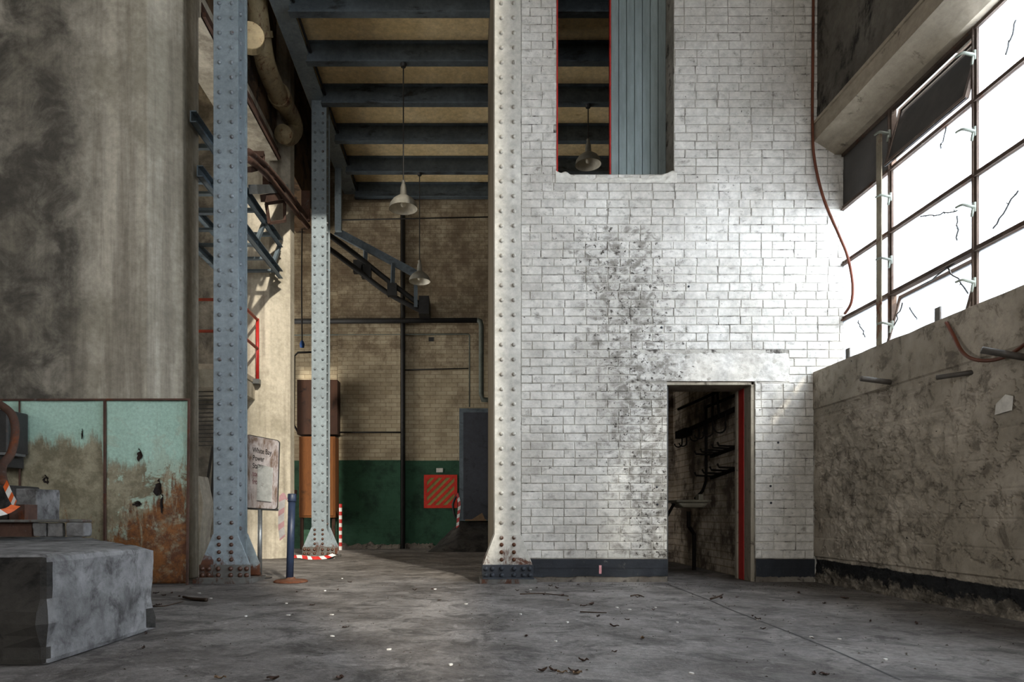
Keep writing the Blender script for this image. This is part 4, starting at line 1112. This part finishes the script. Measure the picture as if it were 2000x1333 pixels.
bm = bmesh.new(); box(bm, q.x - .21, q.x + .21, 8.1, 8.5, q.z - .015, q.z + .015); obj('rim', bm, M['enamel_basin'], bs, bevel=.012)
bm = bmesh.new(); prism(bm, [(q.x - .19, q.z - .01), (q.x + .19, q.z - .01), (q.x + .15, q.z - .08), (q.x - .12, q.z - .08)], 'y', 8.13, 8.47); obj('bowl', bm, M['enamel_basin'], bs, bevel=.03)
bm = bmesh.new(); bar(bm, (q.x - .18, 8.3, q.z - .03), (q.x - .34, 8.3, q.z - .32), .025, .03); obj('bracket', bm, M['hook'], bs)
bm = bmesh.new(); tube(bm, [(q.x, 8.3, q.z - .12), (q.x, 8.3, q.z - .3), (q.x + .1, 8.4, q.z - .4), (q.x + .1, 8.4, 0)], .025, 8); obj('waste_pipe', bm, M['hook'], bs)
bm = bmesh.new(); box(bm, q.x + .14, q.x + .2, 8.35, 8.48, q.z + .01, q.z + .09); obj('soap_block', bm, M['enamel_basin'], bs, bevel=.01)

# ------------------------------------------------------------------ cables and stubs on the right
wire('hanging_cable', [P(1589, -60, 6.885), P(1588, 90, 6.88), P(1587, 250, 6.88), P(1592, 320, 6.86), P(1610, 392, 6.80), PX(1640, 462, 3.66), PX(1655, 500, 3.72), PX(1665, 550, 3.74), PX(1663, 590, 3.745), PX(1650, 613, 3.75)], .014, 'cable', 'brown cable hanging down the corner beside the windows', 'cable', True, 8)
wire('looped_cable', [PX(1848, 630, RX - .02), PX(1862, 655, RX - .03), PX(1880, 688, RX - .04), PX(1905, 703, RX - .05), PX(1945, 703, RX - .04), PX(1985, 685, RX - .03), PX(2040, 640, RX - .02)], .012, 'cable', 'brown cable looped down the face of the right wall', 'cable', True, 8)
for (a, xa, b, xb, r, lab) in (((1682, 740), 3.22, (1746, 748), RX + .02, .022, 'bare steel stub pipe jutting from the right wall nearest the corner'),
                               ((1829, 738), 3.36, (1905, 727), RX + .02, .018, 'dark thin rod jutting from the right wall under the cable loop'),
                               ((1917, 684), 3.28, (2010, 700), RX + .02, .022, 'dark steel rod crossing behind the cable loop at right edge')):
    wire('stub_pipe', [PX(*a, xa), PX(*b, xb)], r, 'stub', lab, 'pipe')
nb = PX(1960, 790, RX - .012); bm = bmesh.new()
prism(bm, [(nb.y - .06, nb.z - .05), (nb.y + .07, nb.z - .06), (nb.y + .06, nb.z + .01), (nb.y - .02, nb.z + .06), (nb.y - .07, nb.z + .04)], 'x', RX - .016, RX - .004)
tag(obj('paper_scrap', bm, M['white']), 'torn white paper scrap stuck on the right wall', 'paper')

# ------------------------------------------------------------------ litter on the floor
def leaf_mesh(k, mat):
    r = random.Random(k); bm = bmesh.new(); L = .055 + .02 * r.random(); W = L * r.uniform(.35, .6)
    rows_ = []
    for i in range(6):
        t = i / 5; w = W * math.sin(math.pi * min(.97, max(.04, t))) * .5; zc = .006 + .02 * r.random() * abs(t - .5) * 2
        rows_.append([bm.verts.new((L * (t - .5), s * w, zc + abs(s) * r.uniform(.004, .014))) for s in (-1, 0, 1)])
    for a, b in zip(rows_, rows_[1:]):
        for j in (0, 1): bm.faces.new((a[j], b[j], b[j + 1], a[j + 1]))
    mn = min(v.co.z for v in bm.verts)
    for v in bm.verts: v.co.z -= mn - .001
    return mesh_data('leaf', bm, mat, recentre=False)[0]
leafs = [leaf_mesh(k, M['leaf']) for k in range(5)] + [leaf_mesh(9, M['leaf_tan'])]
rl = random.Random(21)
spots = [(1010, 1155), (1030, 1158), (1048, 1150), (1075, 1146), (1088, 1150), (1098, 1165), (1062, 1163), (1110, 1174), (1130, 1143), (1160, 1156), (1140, 1185), (1155, 1182), (1168, 1206), (1225, 1212), (1200, 1225), (1028, 1244), (1255, 1249), (1200, 1275), (1140, 1293), (1276, 1193), (1245, 1168), (1250, 1166), (1395, 1166), (1408, 1170), (1440, 1168), (1470, 1205), (1480, 1212), (1590, 1318), (1610, 1319), (1490, 1230), (1060, 1313), (1080, 1312), (1098, 1316), (1120, 1315), (1128, 1318), (700, 1129), (660, 1153), (580, 1158), (610, 1183), (675, 1227), (845, 1152), (810, 1154), (858, 1174), (430, 1327), (533, 1329), (664, 1327), (285, 1240), (280, 1268), (305, 1160), (320, 1165), (335, 1160), (350, 1167), (310, 1183), (300, 1185), (1560, 1160), (1530, 1175), (1610, 1180), (1650, 1170), (1700, 1215), (1790, 1220)]
for (px, py) in spots:
    p = PZ(px, py); me = rl.choice(leafs)
    if p.y > WY - .05: p.y = WY - .06
    o = place('dry_leaf', me, (p.x, p.y, 0), None, (0, 0, rl.uniform(0, 6.3)), [rl.uniform(.45, .85)] * 3)
    tag(o, 'small dry brown leaf lying on the concrete floor', 'leaf', 'dry leaves scattered on the floor')
def chip_mesh(k):
    r = random.Random(k); bm = bmesh.new()
    prism(bm, [(.014 * math.cos(a) * r.uniform(.6, 1.2), .011 * math.sin(a) * r.uniform(.6, 1.2)) for a in (i * math.pi / 3 for i in range(6))], 'z', 0, .006)
    return mesh_data('chip', bm, M['chip'], recentre=False)[0]
chips = [chip_mesh(k) for k in range(4)]
for (px, py) in [(1036, 1153), (1017, 1201), (1205, 1188), (1230, 1192), (1280, 1188), (1323, 1217), (1108, 1217), (1350, 1317), (1480, 1212), (1585, 1246), (1085, 1254), (563, 1203), (648, 1202), (649, 1244), (635, 1155), (390, 1160), (412, 1170), (910, 1181), (668, 1131), (850, 1152), (1640, 1250), (1730, 1290), (560, 1180), (480, 1205), (880, 1300), (760, 1270)]:
    p = PZ(px, py)
    tag(place('paint_flake', rl.choice(chips), (p.x, p.y, 0), None, (0, 0, rl.uniform(0, 6))), 'tiny white paint flake lying on the concrete floor', 'flake', 'white flakes on the floor')
def twig(pts, r, label):
    bm = bmesh.new(); tube(bm, [PZ(x, y) + Vector((0, 0, r * .9)) for x, y in pts], lambda t: r * (1 - .4 * t), 7, True); tag(obj('twig', bm, M['twig'], smooth=True), label, 'twig')
twig([(404, 1176), (375, 1174), (358, 1170)], .016, 'thick brown stick on the floor in front of the rusty sheet')
twig([(290, 1186), (320, 1186), (357, 1177)], .006, 'long thin twig beside the foreground concrete plinth')
twig([(1016, 1162), (1060, 1161), (1110, 1166)], .005, 'thin twig on the floor below the black wall band')
twig([(1133, 1197), (1160, 1198), (1185, 1199)], .005, 'thin pale twig on the open floor below the doorway')
twig([(1232, 1166), (1246, 1164), (1258, 1168)], .006, 'short white curved strip on the floor near the doorway')
twig([(1388, 1172), (1402, 1168), (1412, 1163)], .008, 'bent brown twig on the floor in front of the doorway')
bm = bmesh.new()
for k in range(1400):
    x = rl.uniform(-2.6, 3.4); y = rl.uniform(2.8, 6.8)
    if x < -1.7 and y < 6: continue
    if k % 3 == 0: y = 6.75 - abs(rl.gauss(0, .25)); x = rl.uniform(.7, 3.4)
    if k % 5 == 0: x = 3.42 - abs(rl.gauss(0, .12))
    s = rl.uniform(.002, .007)
    v = [bm.verts.new((x + s * rl.uniform(-1.5, 1.5), y + s * rl.uniform(-1.5, 1.5), .0005)) for _ in range(3)] + [bm.verts.new((x, y, s))]
    for f in ((0, 1, 3), (1, 2, 3), (2, 0, 3)): bm.faces.new([v[i] for i in f])
gr = obj('floor_grit', bm, M['grit']); gr['kind'] = 'stuff'; tag(gr, 'fine grit and crumbs scattered over the concrete floor', 'grit')
# saw-cut joint running across the slab from the door jamb
bm = bmesh.new(); pts = [PZ(1298, 1140), PZ(1340, 1156), PZ(1385, 1173), PZ(1430, 1193), PZ(1480, 1212), PZ(1560, 1243), PZ(1640, 1276), PZ(1760, 1330)]
for a, b in zip(pts, pts[1:]):
    s = (b - a).cross(Vector((0, 0, 1))).normalized() * .006
    bm.faces.new([bm.verts.new(p + Vector((0, 0, .0012))) for p in (a - s, b - s, b + s, a + s)])
obj('floor_joint', bm, M['pipe_dark'], bpy.data.objects['floor'])
